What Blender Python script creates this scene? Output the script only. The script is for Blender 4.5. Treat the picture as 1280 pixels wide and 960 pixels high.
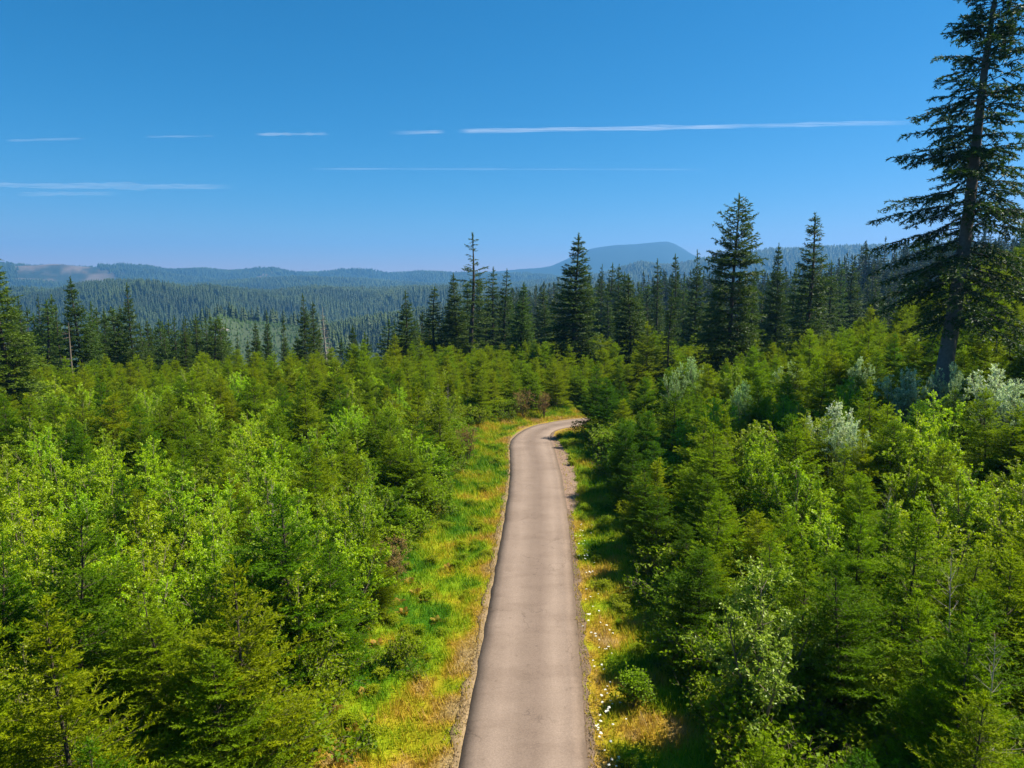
import bpy, math, random
import numpy as np
from mathutils import Vector

# ------------------------------------------------------------------ camera, sky, sun, exposure
SC = bpy.context.scene
for o in list(bpy.data.objects):
    bpy.data.objects.remove(o)
CAM_Z = 14.6
FPX = 887.0                                  # focal length in pixels of the 1280 wide frame
PITCH = math.atan(130.0 / FPX)
cam_data = bpy.data.cameras.new("camera")
cam_data.sensor_width = 36.0
cam_data.lens = 36.0 * FPX / 1280.0
cam_data.clip_start = 0.1
cam_data.clip_end = 90000.0
cam = bpy.data.objects.new("camera", cam_data)
SC.collection.objects.link(cam)
cam.location = (0, 0, CAM_Z)
cam.rotation_euler = (math.pi / 2 - PITCH, 0, 0)
SC.camera = cam

SUN_AZ, SUN_EL = math.radians(80), math.radians(53)
world = bpy.data.worlds.new("World")
SC.world = world
world.use_nodes = True
wn = world.node_tree
wn.nodes.clear()
w_out = wn.nodes.new("ShaderNodeOutputWorld")
w_bg = wn.nodes.new("ShaderNodeBackground")
w_sky = wn.nodes.new("ShaderNodeTexSky")
w_sky.sky_type = 'NISHITA'
w_sky.sun_disc = False
w_sky.sun_elevation = SUN_EL
w_sky.sun_rotation = SUN_AZ
w_sky.altitude = 300
w_sky.air_density = 1.0
w_sky.dust_density = 0.15
w_sky.ozone_density = 3.0
w_bg.inputs[1].default_value = 0.05
# deep clear summer blue: one tone curve for the whole sky (red falls faster than green and blue)
w_sep = wn.nodes.new("ShaderNodeSeparateColor")
w_com = wn.nodes.new("ShaderNodeCombineColor")
wn.links.new(w_sky.outputs[0], w_sep.inputs[0])
for ch, (k_, g_) in enumerate(((1.6, 2.7), (0.70, 1.0), (1.03, 1.0))):
    m1 = wn.nodes.new("ShaderNodeMath")
    m1.operation = 'MULTIPLY'
    m1.inputs[1].default_value = 0.1
    m2 = wn.nodes.new("ShaderNodeMath")
    m2.operation = 'POWER'
    m2.inputs[1].default_value = g_
    m3 = wn.nodes.new("ShaderNodeMath")
    m3.operation = 'MULTIPLY'
    m3.inputs[1].default_value = 10 * k_
    wn.links.new(w_sep.outputs[ch], m1.inputs[0])
    wn.links.new(m1.outputs[0], m2.inputs[0])
    wn.links.new(m2.outputs[0], m3.inputs[0])
    wn.links.new(m3.outputs[0], w_com.inputs[ch])
wn.links.new(w_com.outputs[0], w_bg.inputs[0])
wn.links.new(w_bg.outputs[0], w_out.inputs[0])

sun_data = bpy.data.lights.new("sun", 'SUN')
sun_data.energy = 5.0
sun_data.angle = math.radians(0.5)
sun_data.color = (1.0, 0.94, 0.82)
sun = bpy.data.objects.new("sun", sun_data)
SC.collection.objects.link(sun)
SUNV = Vector((math.cos(SUN_EL) * math.sin(SUN_AZ), math.cos(SUN_EL) * math.cos(SUN_AZ), math.sin(SUN_EL)))
sun.rotation_euler = SUNV.to_track_quat('Z', 'Y').to_euler()
sun.location = (60, 30, 90)

SC.view_settings.view_transform = 'Standard'
SC.view_settings.look = 'None'
SC.view_settings.gamma = 1
SC.view_settings.use_curve_mapping = False
SC.view_settings.exposure = 1.17
SC.render.engine = 'CYCLES'
SC.cycles.max_bounces = 5
SC.cycles.diffuse_bounces = 3
SC.cycles.glossy_bounces = 2
SC.cycles.transmission_bounces = 3
SC.cycles.transparent_max_bounces = 8
SC.cycles.volume_bounces = 0
SC.cycles.use_denoising = True
SC.cycles.use_adaptive_sampling = True

# ------------------------------------------------------------------ small maths helpers
RNG = np.random.default_rng(7)


def ray(u, v):
    a, b = (u - 640.0) / FPX, (480.0 - v) / FPX
    return np.array([a, math.cos(PITCH) + b * math.sin(PITCH), -math.sin(PITCH) + b * math.cos(PITCH)])


def az_slope(u, v):
    d = ray(u, v)
    h = math.hypot(d[0], d[1])
    return math.atan2(d[0], d[1]), d[2] / h


def to_px(x, y, z):
    dz = z - CAM_Z
    depth = y * math.cos(PITCH) - dz * math.sin(PITCH)
    up = y * math.sin(PITCH) + dz * math.cos(PITCH)
    depth = np.where(depth < 0.5, 0.5, depth)
    return 640 + FPX * x / depth, 480 - FPX * up / depth


def sstep(e0, e1, x):
    t = np.clip((x - e0) / (e1 - e0), 0, 1)
    return t * t * (3 - 2 * t)


LAT = np.random.default_rng(11).random((256, 256))


def vnoise(x, y, s=0):
    x = np.asarray(x, float) + s * 37.3
    y = np.asarray(y, float) + s * 17.9
    xi, yi = np.floor(x).astype(int), np.floor(y).astype(int)
    fx, fy = x - xi, y - yi
    fx, fy = fx * fx * (3 - 2 * fx), fy * fy * (3 - 2 * fy)
    g = lambda i, j: LAT[i % 256, j % 256]
    return (g(xi, yi) * (1 - fx) + g(xi + 1, yi) * fx) * (1 - fy) + (g(xi, yi + 1) * (1 - fx) + g(xi + 1, yi + 1) * fx) * fy


def fbm(x, y, s=0, n=4):
    r, a, f, t = 0, 1, 1, 0
    for i in range(n):
        r = r + a * vnoise(np.asarray(x) * f, np.asarray(y) * f, s + i)
        t += a
        a *= .5
        f *= 2.07
    return r / t - .5


# ------------------------------------------------------------------ road centre line
RC = np.array([(-1.6, -60), (-0.7, -20), (-0.25, 0), (0.1, 10), (0.34, 19.5), (0.52, 22.8), (0.76, 27.3), (1.18, 35.7),
               (1.55, 43.5), (1.78, 51), (1.78, 58), (1.72, 62), (1.95, 65.5), (2.9, 68.6), (4.8, 70.9), (7.4, 72.6),
               (11.5, 74.4), (20, 77.5), (36, 83), (60, 93)], float)


def catmull(P, n=14):
    out = []
    Q = np.vstack([2 * P[0] - P[1], P, 2 * P[-1] - P[-2]])
    for i in range(1, len(Q) - 2):
        for k in range(n):
            t = k / n
            a, b, c, d = Q[i - 1], Q[i], Q[i + 1], Q[i + 2]
            out.append(.5 * ((2 * b) + (c - a) * t + (2 * a - 5 * b + 4 * c - d) * t * t + (-a + 3 * b - 3 * c + d) * t ** 3))
    out.append(P[-1])
    return np.array(out)


CL = catmull(RC)
CT = np.gradient(CL, axis=0)
CT /= np.linalg.norm(CT, axis=1)[:, None]
CN = np.stack([CT[:, 1], -CT[:, 0]], 1)            # to the right
HALF = 1.96


def lateral(x, y):
    """signed distance from the road centre, right positive"""
    x, y = np.atleast_1d(x).astype(float), np.atleast_1d(y).astype(float)
    out = np.empty(x.shape)
    xf, yf, of = x.ravel(), y.ravel(), out.ravel()
    for i in range(0, len(xf), 20000):
        dx = xf[i:i + 20000, None] - CL[None, :, 0]
        dy = yf[i:i + 20000, None] - CL[None, :, 1]
        d2 = dx * dx + dy * dy
        k = d2.argmin(1)
        r = np.arange(len(k))
        s = dx[r, k] * CN[k, 0] + dy[r, k] * CN[k, 1]
        of[i:i + 20000] = np.sign(s) * np.sqrt(d2[r, k])
    return of.reshape(x.shape)


# ------------------------------------------------------------------ relief
def RL(D, th, wf, wb, valley, pts, amp=0.0):
    a, h = [], []
    for u, v in pts:
        az, sl = az_slope(u, v)
        a.append(az)
        h.append(CAM_Z + sl * D - th)
    return dict(D=D, wf=wf, wb=wb, valley=valley, a=np.array(a), h=np.array(h), amp=amp)


RIDGES = {
    'right': RL(440, 31, 190, 300, -110, [(430, 520), (520, 440), (560, 402), (600, 376), (640, 360), (662, 354), (700, 349), (756, 341), (800, 338),
                                         (860, 335), (900, 336), (950, 338), (1000, 330), (1032, 322), (1062, 309), (1085, 299), (1130, 295), (1200, 286), (1280, 268), (1500, 230)], 14),
    'knoll': RL(900, 3, 260, 300, -150, [(150, 520), (215, 450), (235, 425), (245, 411), (262, 400), (275, 394), (285, 397), (300, 402), (345, 405), (400, 412), (450, 450), (520, 520)], 5),
    'lobe': RL(1150, 30, 420, 400, -170, [(200, 500), (300, 450), (380, 415), (412, 398), (449, 388), (494, 381), (550, 372), (600, 366), (700, 362), (900, 360), (1300, 360)], 25),
    'mid': RL(2500, 34, 1150, 700, -170, [(-300, 365), (-60, 366), (22, 361), (67, 356), (101, 347), (135, 344), (176, 344), (202, 349), (232, 354), (262, 353), (300, 355), (337, 358), (375, 354),
                                          (394, 352), (431, 355), (475, 357), (520, 353), (557, 353), (600, 354), (647, 356), (700, 350), (900, 350), (1300, 345), (1600, 345)], 110),
    'far0': RL(4300, 30, 1300, 900, -120, [(-300, 352), (0, 358), (180, 356), (240, 352), (300, 347), (337, 345), (375, 343), (430, 345), (480, 349), (560, 353), (640, 351), (700, 345), (749, 341),
                                           (775, 333), (801, 326), (824, 329), (850, 327), (880, 320), (940, 311), (965, 307), (1000, 306), (1062, 302), (1130, 301), (1300, 300), (1600, 310)], 70),
    'far1': RL(6200, 30, 1500, 1200, -60, [(-300, 325), (11, 328), (75, 328), (124, 330), (180, 331), (210, 335), (255, 333), (285, 336), (322, 334), (367, 339), (400, 338), (424, 337), (461, 336),
                                          (486, 340), (527, 338), (565, 341), (600, 340), (640, 343), (700, 347), (900, 350), (1600, 350)], 90),
    'peak': RL(8800, 0, 2000, 1300, 0, [(-300, 345), (500, 346), (560, 344), (620, 340), (648, 337), (677, 335.5), (690, 333), (707, 326), (720, 320), (732, 315), (744, 312), (757, 310), (773, 308),
                                         (794, 307), (811, 305), (823, 303.6), (830, 303), (836, 303.4), (844, 306), (850, 309), (857, 313), (865, 318), (900, 332), (950, 343), (1600, 348)], 60),
}


def near_z(x, y, lat):
    a = np.abs(lat)
    r = np.hypot(x, y)
    z = -0.05 * sstep(2.0, 2.5, a)
    z = z + np.where(lat < 0, -0.22 * sstep(2.4, 3.4, a) + 0.5 * sstep(3.6, 7.5, a), 0.35 * sstep(3.4, 6.5, a))
    z = z + 2.4 * fbm(x / 17.0, y / 17.0, 3, 2) * sstep(5.5, 14, a)
    rise = np.clip(x - 6.5, 0, 1e9)
    z = z + sstep(3.5, 9, a) * (lat > 0) * np.minimum(0.195 * rise + .13 * np.clip(x - 26, 0, None) + .07 * np.clip(x - 42, 0, None), 24 + 0.02 * rise)
    az = np.arctan2(x, y)
    edge = 88 + 10 * sstep(-.35, .1, az) + 14 * sstep(.25, .5, az)
    t = np.clip(r - edge, 0, None)
    k = np.interp(az, [az_slope(q, 400)[0] for q in (0, 250, 300, 460, 510, 700, 1280)], [.33, .35, .50, .50, .20, .15, .12])
    fall = np.where(t < 30, t * t * k / 60, 15 * k + (t - 30) * k)
    fall = fall + .25 * np.clip(r - 200, 0, None) * sstep(.12, .3, .5 - k)
    # gentler behind the bend where the tall firs stand
    z = z - np.where(t > 0, fall, 0)
    return np.maximum(z, -125 - 0 * x)


def ground_z(x, y, lat=None):
    x, y = np.atleast_1d(np.asarray(x, float)), np.atleast_1d(np.asarray(y, float))
    r = np.hypot(x, y)
    if lat is None:
        lat = np.full(x.shape, 99.0)
        m = r < 260
        if m.any():
            lat[m] = lateral(x[m], y[m])
        lat = np.where((~m) & (x < 0), -99, lat)
    z = near_z(x, y, lat)
    az = np.arctan2(x, y)
    az = np.where(az > 2.6, az - 2 * math.pi, az)
    for k, R in RIDGES.items():
        h = np.interp(az, R['a'], R['h'])
        D = R['D'] * (1 + 0.05 * np.sin(az * 9 + len(k)) * (R['D'] > 800))
        w = np.where(r < D, R['wf'], R['wb'])
        s = 1 - sstep(0, 1, np.abs(r - D) / w)
        n = fbm(x / (R['wf'] * .28), y / (R['wf'] * .28), 5, 4)
        rid = 1 - np.abs(fbm(x / (R['wf'] * .35), y / (R['wf'] * .35), 9, 3)) * 4
        zr = R['valley'] + (h - R['valley']) * s + R['amp'] * (n * 1.6 + rid * .35) * s ** .5 * np.clip(1 - s ** 6, 0, 1)
        zr = np.where(np.abs(az) < 1.35, zr, R['valley'] + (h - R['valley']) * s)
        zr = np.where((s <= 0) | (r < 170), -1e4, zr)
        z = np.maximum(z, zr)
    return z


def gz(x, y):
    return float(ground_z(np.array([x]), np.array([y]))[0])


def at(u, v, h=0.0, rmax=400):
    """ground spot whose point h above it is seen in direction u, v"""
    d = ray(u, v)
    t = np.linspace(8, rmax, 4000)
    x, y, z = d[0] * t, d[1] * t, CAM_Z + d[2] * t
    g = ground_z(x, y) + h
    i = int(np.argmax(z <= g))
    return float(x[i]), float(y[i])


def at_dist(u, D):
    az, _ = az_slope(u, 400)
    return D * math.sin(az), D * math.cos(az)


# ------------------------------------------------------------------ mesh helpers
def link(name, data, parent=None):
    o = bpy.data.objects.new(name, data)
    SC.collection.objects.link(o)
    if parent is not None:
        o.parent = parent
    return o


def mesh_np(name, V, F, mats, attrs=None, mi=None, smooth=False):
    """V (n,3), F (m,k) with one k"""
    V = np.ascontiguousarray(V, np.float32)
    F = np.ascontiguousarray(F, np.int32)
    m, k = F.shape
    me = bpy.data.meshes.new(name)
    me.vertices.add(len(V))
    me.vertices.foreach_set('co', V.ravel())
    me.loops.add(m * k)
    me.loops.foreach_set('vertex_index', F.ravel())
    me.polygons.add(m)
    me.polygons.foreach_set('loop_start', np.arange(m, dtype=np.int32) * k)
    me.polygons.foreach_set('loop_total', np.full(m, k, np.int32))
    if mi is not None:
        me.polygons.foreach_set('material_index', np.asarray(mi, np.int32))
    if smooth:
        me.polygons.foreach_set('use_smooth', np.ones(m, bool))
    for kx, a in (attrs or {}).items():
        at_ = me.attributes.new(kx, 'FLOAT', 'POINT')
        at_.data.foreach_set('value', np.ascontiguousarray(a, np.float32))
    for mt in mats:
        me.materials.append(mt)
    me.update()
    me.validate()
    return me


def unit(v):
    return v / np.maximum(np.linalg.norm(v, axis=-1, keepdims=True), 1e-9)


def tubes(A, B, ra, rb, n=4):
    """straight tapered prisms A->B as triangles, returns V, F"""
    A, B = np.atleast_2d(A), np.atleast_2d(B)
    D = unit(B - A)
    ref = np.where(np.abs(D[:, 2:3]) > .9, [[1., 0, 0]], [[0, 0, 1.]])
    s = unit(np.cross(D, ref))
    t = np.cross(D, s)
    ang = np.arange(n) / n * 2 * math.pi
    off = s[:, None, :] * np.cos(ang)[None, :, None] + t[:, None, :] * np.sin(ang)[None, :, None]
    V = np.concatenate([A[:, None, :] + off * np.asarray(ra).reshape(-1, 1, 1), B[:, None, :] + off * np.asarray(rb).reshape(-1, 1, 1)], 1)
    m = len(A)
    base = (np.arange(m) * 2 * n)[:, None, None]
    i = np.arange(n)
    j = (i + 1) % n
    q1 = np.stack([i, j, j + n], 1)
    q2 = np.stack([i, j + n, i + n], 1)
    F = (np.concatenate([q1, q2])[None] + base).reshape(-1, 3)
    return V.reshape(-1, 3), F


def trunk_mesh(name, pts, rad, mat, n=10, rng=None):
    pts, rad = np.array(pts, float), np.array(rad, float)
    V = []
    for i, (p, r) in enumerate(zip(pts, rad)):
        for k in range(n):
            a = 2 * math.pi * k / n
            rr = r * (1 + .12 * math.sin(a * 3 + i * .7))
            V.append((p[0] + rr * math.cos(a), p[1] + rr * math.sin(a), p[2]))
    F = []
    for i in range(len(pts) - 1):
        for k in range(n):
            a, b = i * n + k, i * n + (k + 1) % n
            F += [(a, b, b + n), (a, b + n, a + n)]
    return mesh_np(name, V, F, [mat], smooth=True)


def children(rng, P, T, L, C, age, sp, ang, lfun, s0=.1, lift=0.0, jit=.18, roll=.25):
    """side shoots along parent shoots. returns P,T,L,age"""
    n = np.maximum((L / sp).astype(int), 1)
    idx = np.repeat(np.arange(len(L)), n)
    k = np.concatenate([np.arange(i) for i in n])
    s = s0 + (1 - s0) * (k + rng.random(len(k)) * .8) / n[idx]
    s = np.clip(s, 0, .98)
    Pt, Tt, Lt, Ct = P[idx], T[idx], L[idx], C[idx]
    pos = Pt + Tt * (Lt * s)[:, None]
    pos[:, 2] += Ct * Lt * s * s
    tan = Tt.copy()
    tan[:, 2] += 2 * Ct * s
    tan = unit(tan)
    side = unit(np.cross(tan, np.array([0, 0, 1.0])) + 1e-6)
    sg = np.where((k + idx) % 2 == 0, 1., -1.)
    a = ang + rng.normal(0, jit, len(k))
    d = tan * np.cos(a)[:, None] + side * (sg * np.sin(a))[:, None]
    d[:, 2] += lift + rng.normal(0, roll, len(k))
    l = lfun(Lt, s) * rng.uniform(.65, 1.2, len(k))
    return pos, unit(d), l, np.clip(age[idx] * .5 + s * .5, 0, 1)


def tufts(rng, P, T, L, C, age, sp, nl, nw, s0=0.0, spread=.75, tip=True):
    """needle clumps: small pointed faces standing off each shoot"""
    n = np.maximum((L * (1 - s0) / sp).astype(int), 1)
    idx = np.repeat(np.arange(len(L)), n)
    k = np.concatenate([np.arange(i) for i in n])
    s = s0 + (1 - s0) * (k + rng.random(len(k))) / n[idx]
    pos = P[idx] + T[idx] * (L[idx] * s)[:, None]
    pos[:, 2] += C[idx] * L[idx] * s * s
    r = rng.normal(size=(len(k), 3))
    r[:, 2] *= .8
    tn = T[idx]
    r = unit(r - tn * (r * tn).sum(1)[:, None])
    a = rng.uniform(spread * .6, spread * 1.3, len(k))
    d = unit(tn * np.cos(a)[:, None] + r * np.sin(a)[:, None])
    w = unit(np.cross(d, rng.normal(size=d.shape)))
    ln = nl * rng.uniform(.7, 1.25, len(k))
    hw = nw * .5
    V = np.stack([pos - w * hw, pos + w * hw, pos + d * ln[:, None]], 1)
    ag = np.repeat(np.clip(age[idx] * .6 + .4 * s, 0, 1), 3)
    return V.reshape(-1, 3), ag


def conifer(name, seed, H, R, nb, bark, leaf, z0=.04, e_top=.9, e_bot=.05, c_top=-.1, c_bot=.1, shape=.85, sp2=.11, a2=.95,
            l2=(.42, .1), sp3=.09, l3=(.35, .05), tuft=(.013, .05, .015), whorl=0.5, lift2=0., lift3=0., r0=None, jit=.15, len_j=(.7, 1.15),
            gaps=None, lean=0.0, dens=.85, trunk_n=8, flat=.22, r_branch=.010):
    rng = np.random.default_rng(seed)
    t = np.sort(rng.random(nb) ** dens)                     # 0 top .. 1 bottom
    z = H * (1 - t * (1 - z0))
    if whorl:
        zw = np.round(z / whorl) * whorl + rng.normal(0, whorl * .12, nb)
        z = np.where(rng.random(nb) < .7, zw, z)
    z = np.clip(z, H * z0, H * .985)
    t = 1 - z / H
    az = np.arange(nb) * 2.39996 + rng.normal(0, .35, nb)
    prof = np.clip(t, 0, 1) ** shape
    prof = prof * (1 - .25 * sstep(.8, 1, t))
    L = R * (prof + .03) * rng.uniform(*len_j, nb)
    if gaps:
        for (a_, b_, f_) in gaps:
            L = np.where((t > a_) & (t < b_), L * f_, L)
    e = e_top + (e_bot - e_top) * sstep(0, .75, t) + rng.normal(0, jit * .6, nb)
    C = c_top + (c_bot - c_top) * t + rng.normal(0, .05, nb)
    T = np.stack([np.cos(az) * np.cos(e), np.sin(az) * np.cos(e), np.sin(e)], 1)
    bend = lambda zz: np.stack([lean * (np.clip(zz, 0, H) / H) ** 1.6 + .012 * H * np.sin(zz / H * 5 + seed), .008 * H * np.sin(zz / H * 4 + seed * 2), zz], -1)
    P = bend(z)
    age = np.full(nb, .15)
    zero = lambda q: np.zeros(len(q))
    P2, T2, L2, A2 = children(rng, P, T, L, C, age, sp2, a2, lambda l, s: l2[0] * l * (1 - s) ** .8 + l2[1], s0=.12, lift=lift2, roll=flat)
    C2 = np.full(len(L2), C.mean() * .6)
    P3, T3, L3, A3 = children(rng, P2, T2, L2, C2, A2, sp3, .85, lambda l, s: l3[0] * l * (1 - s) + l3[1], s0=.15, lift=lift3, roll=flat * 1.2)
    C3 = zero(L3)
    tv, ta = [], []
    for (p, tt, l, c, ag, s0) in ((P, T, L, C, age + .2, .3), (P2, T2, L2, C2, A2, 0.1), (P3, T3, L3, C3, A3, 0.)):
        V, a = tufts(rng, p, tt, l, c, ag, tuft[0], tuft[1], tuft[2], s0)
        tv.append(V)
        ta.append(a)
    # leader
    lz = np.linspace(H * .93, H * .995, 5)
    V, a = tufts(rng, bend(lz), np.tile([[0, 0, 1.]], (5, 1)), np.full(5, H * .03), np.zeros(5), np.full(5, .9), tuft[0] * .5, tuft[1], tuft[2])
    tv.append(V)
    ta.append(a)
    V = np.concatenate(tv)
    F = np.arange(len(V)).reshape(-1, 3)
    age_v = np.concatenate(ta)
    # limbs: three pieces along the curved branch
    bv, bf, off = [], [], 0
    for k in range(3):
        s1, s2 = k / 3, (k + 1) / 3
        pa = P + T * (L * s1)[:, None]
        pb = P + T * (L * s2)[:, None]
        pa[:, 2] += C * L * s1 ** 2
        pb[:, 2] += C * L * s2 ** 2
        rr = r_branch * (L / R) + r_branch * .35
        v_, f_ = tubes(pa, pb, rr * (1 - .8 * s1), rr * (1 - .8 * s2), 3)
        bv.append(v_)
        bf.append(f_ + off)
        off += len(v_)
    m2 = L2 > np.quantile(L2, .6)
    v_, f_ = tubes(P2[m2], (P2 + T2 * L2[:, None])[m2], r_branch * .3, r_branch * .12, 3)
    bv.append(v_)
    bf.append(f_ + off)
    BV, BF = np.concatenate(bv), np.concatenate(bf)
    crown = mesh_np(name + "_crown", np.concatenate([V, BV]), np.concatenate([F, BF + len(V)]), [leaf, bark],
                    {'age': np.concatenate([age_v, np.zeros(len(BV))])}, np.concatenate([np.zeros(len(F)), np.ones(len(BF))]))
    zz = np.linspace(0, H, 14)
    zz[0] = -.5
    r0 = r0 or H * .013
    rad = r0 * (1 - np.clip(zz, 0, H) / H) ** .8 + r0 * .06
    rad[0] *= 1.5
    rad[1] *= 1.05
    trunk = trunk_mesh(name + "_trunk", bend(zz), rad, bark, trunk_n)
    return dict(crown=crown, trunk=trunk, H=H, R=R)


def broadleaf(name, seed, H, R, nstem, bark, leaf, nleaf, lsize=(.075, .042), open_=.5, dead=0.0):
    rng = np.random.default_rng(seed)
    az = np.arange(nstem) * 2.4 + rng.normal(0, .3, nstem)
    tilt = np.abs(rng.normal(0, 1, nstem)) * .35 * R / H * 2 + .06
    tilt[0] = .03
    T = np.stack([np.cos(az) * np.sin(tilt), np.sin(az) * np.sin(tilt), np.cos(tilt)], 1)
    L = H * rng.uniform(.7, 1.0, nstem)
    L[0] = H
    P = np.zeros((nstem, 3))
    P[:, :2] = T[:, :2] * .2
    C = np.full(nstem, .02)
    age = np.full(nstem, .2)

    def side(Pp, Tp, Lp, Cp, ag, sp, lf, up, s0):
        n = np.maximum((Lp / sp).astype(int), 2)
        idx = np.repeat(np.arange(len(Lp)), n)
        k = np.concatenate([np.arange(i) for i in n])
        s = s0 + (1 - s0) * (k + rng.random(len(k))) / n[idx]
        s = np.clip(s, 0, 1)
        pos = Pp[idx] + Tp[idx] * (Lp[idx] * s)[:, None]
        r = unit(rng.normal(size=(len(k), 3)))
        d = unit(Tp[idx] * .7 + r * .95 + np.array([0, 0, up]))
        return pos, d, lf(Lp[idx], s) * rng.uniform(.6, 1.2, len(k)), np.zeros(len(k)), np.clip(.3 + .6 * s, 0, 1)
    P2, T2, L2, C2, A2 = side(P, T, L, C, age, H / 16, lambda l, s: R * .95 * np.sin(np.clip(s * .95 + .08, 0, 1) * math.pi) ** .7 * .75 + .12, .35, .12)
    P3, T3, L3, C3, A3 = side(P2, T2, L2, C2, A2, .22, lambda l, s: .32 * l * (1.1 - s) + .18, .2, .2)
    src = [(P2, T2, L2), (P3, T3, L3)]
    PP = np.concatenate([a[0] for a in src])
    TT = np.concatenate([a[1] for a in src])
    LL = np.concatenate([a[2] for a in src])
    pr = LL / LL.sum()
    i = rng.choice(len(LL), nleaf, p=pr)
    s = rng.random(nleaf) ** .7
    pos = PP[i] + TT[i] * (LL[i] * s)[:, None]
    d = unit(TT[i] * .6 + rng.normal(size=(nleaf, 3)) * .8 + np.array([0, 0, -.15]))
    w = unit(np.cross(d, rng.normal(size=(nleaf, 3)) * .7 + np.array([0, 0, 1.])))
    nrm = np.cross(w, d)
    ls = lsize[0] * rng.uniform(.6, 1.25, nleaf)[:, None]
    lw = ls * (lsize[1] / lsize[0]) * .5
    b = pos + d * .02
    m = b + d * ls * .45
    V = np.stack([b, m + w * lw + nrm * lw * .35, b + d * ls, m - w * lw + nrm * lw * .35], 1).reshape(-1, 3)
    q = np.arange(nleaf)[:, None] * 4
    F = np.concatenate([q + [[0, 1, 2]], q + [[0, 2, 3]]])
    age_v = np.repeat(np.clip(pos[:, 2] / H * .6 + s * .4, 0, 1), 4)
    v_, f_ = tubes(P2, P2 + T2 * L2[:, None], .012 * H / 4, .003, 3)
    v3, f3 = tubes(P3, P3 + T3 * L3[:, None], .004, .0015, 3)
    BV = np.concatenate([v_, v3])
    BF = np.concatenate([f_, f3 + len(v_)])
    crown = mesh_np(name + "_crown", np.concatenate([V, BV]), np.concatenate([F, BF + len(V)]), [leaf, bark],
                    {'age': np.concatenate([age_v, np.zeros(len(BV))])}, np.concatenate([np.zeros(len(F)), np.ones(len(BF))]))
    tv, tf = tubes(P - T * .3, P + T * L[:, None] * .5, .011 * H, .007 * H, 6)
    t2, f2 = tubes(P + T * L[:, None] * .5, P + T * L[:, None], .007 * H, .003, 6)
    stem = mesh_np(name + "_stem", np.concatenate([tv, t2]), np.concatenate([tf, f2 + len(tv)]), [bark], smooth=True)
    return dict(crown=crown, trunk=stem, H=H, R=R)


# ------------------------------------------------------------------ materials
def new_mat(name):
    m = bpy.data.materials.new(name)
    m.use_nodes = True
    nt = m.node_tree
    nt.nodes.clear()
    return m, nt, nt.nodes.new("ShaderNodeOutputMaterial")


def N(nt, typ, **kw):
    n = nt.nodes.new(typ)
    for k, v in kw.items():
        setattr(n, k, v)
    return n


def mixc(nt, fac, a, b, mode='MIX'):
    n = nt.nodes.new("ShaderNodeMix")
    n.data_type = 'RGBA'
    n.blend_type = mode
    for sock, val in ((0, fac), (6, a), (7, b)):
        if isinstance(val, (int, float)):
            n.inputs[sock].default_value = val
        elif isinstance(val, tuple):
            n.inputs[sock].default_value = (*val[:3], 1)
        else:
            nt.links.new(val, n.inputs[sock])
    return n.outputs[2]


def ramp(nt, fac, stops):
    n = nt.nodes.new("ShaderNodeValToRGB")
    cr = n.color_ramp
    while len(cr.elements) < len(stops):
        cr.elements.new(.5)
    for e, (p, c) in zip(cr.elements, stops):
        e.position = p
        e.color = (*c, 1) if isinstance(c, tuple) else (c, c, c, 1)
    nt.links.new(fac, n.inputs[0])
    return n.outputs[0]


def noise(nt, scale, detail=3, rough=.55, coord=None, vec=None):
    n = N(nt, "ShaderNodeTexNoise")
    n.inputs['Scale'].default_value = scale
    n.inputs['Detail'].default_value = detail
    n.inputs['Roughness'].default_value = rough
    if vec is None:
        tc = N(nt, "ShaderNodeTexCoord")
        vec = tc.outputs[coord or 'Object']
    nt.links.new(vec, n.inputs['Vector'])
    return n.outputs['Fac']


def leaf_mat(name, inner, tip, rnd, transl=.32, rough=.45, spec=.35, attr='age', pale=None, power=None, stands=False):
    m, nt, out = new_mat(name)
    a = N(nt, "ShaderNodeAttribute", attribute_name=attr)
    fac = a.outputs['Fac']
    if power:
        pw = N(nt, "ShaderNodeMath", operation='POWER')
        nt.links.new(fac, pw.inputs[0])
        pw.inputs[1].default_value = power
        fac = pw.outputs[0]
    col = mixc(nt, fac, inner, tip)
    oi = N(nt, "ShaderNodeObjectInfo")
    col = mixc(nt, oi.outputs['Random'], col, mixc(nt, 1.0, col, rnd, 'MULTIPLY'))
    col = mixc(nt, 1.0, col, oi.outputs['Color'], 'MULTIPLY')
    if stands:                                   # forest stands of differing age and tone
        v1 = N(nt, "ShaderNodeVectorMath", operation='SCALE')
        nt.links.new(oi.outputs['Location'], v1.inputs[0])
        v1.inputs['Scale'].default_value = .0045
        st = noise(nt, 1.0, 4, .6, vec=v1.outputs[0])
        col = mixc(nt, 1.0, col, ramp(nt, st, [(.36, (.50, .58, .62)), (.5, (.95, .95, .9)), (.66, (1.7, 1.45, 1.2))]), 'MULTIPLY')
    if pale:
        geo = N(nt, "ShaderNodeNewGeometry")
        col = mixc(nt, geo.outputs['Backfacing'], col, pale)
    p = N(nt, "ShaderNodeBsdfPrincipled")
    p.inputs['Roughness'].default_value = rough
    p.inputs['Specular IOR Level'].default_value = spec
    nt.links.new(col, p.inputs['Base Color'])
    tr = N(nt, "ShaderNodeBsdfTranslucent")
    tc = mixc(nt, 1.0, col, (1.25, 1.35, .6), 'MULTIPLY')
    nt.links.new(tc, tr.inputs['Color'])
    ms = N(nt, "ShaderNodeMixShader")
    ms.inputs[0].default_value = transl
    nt.links.new(p.outputs[0], ms.inputs[1])
    nt.links.new(tr.outputs[0], ms.inputs[2])
    nt.links.new(ms.outputs[0], out.inputs[0])
    return m


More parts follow.
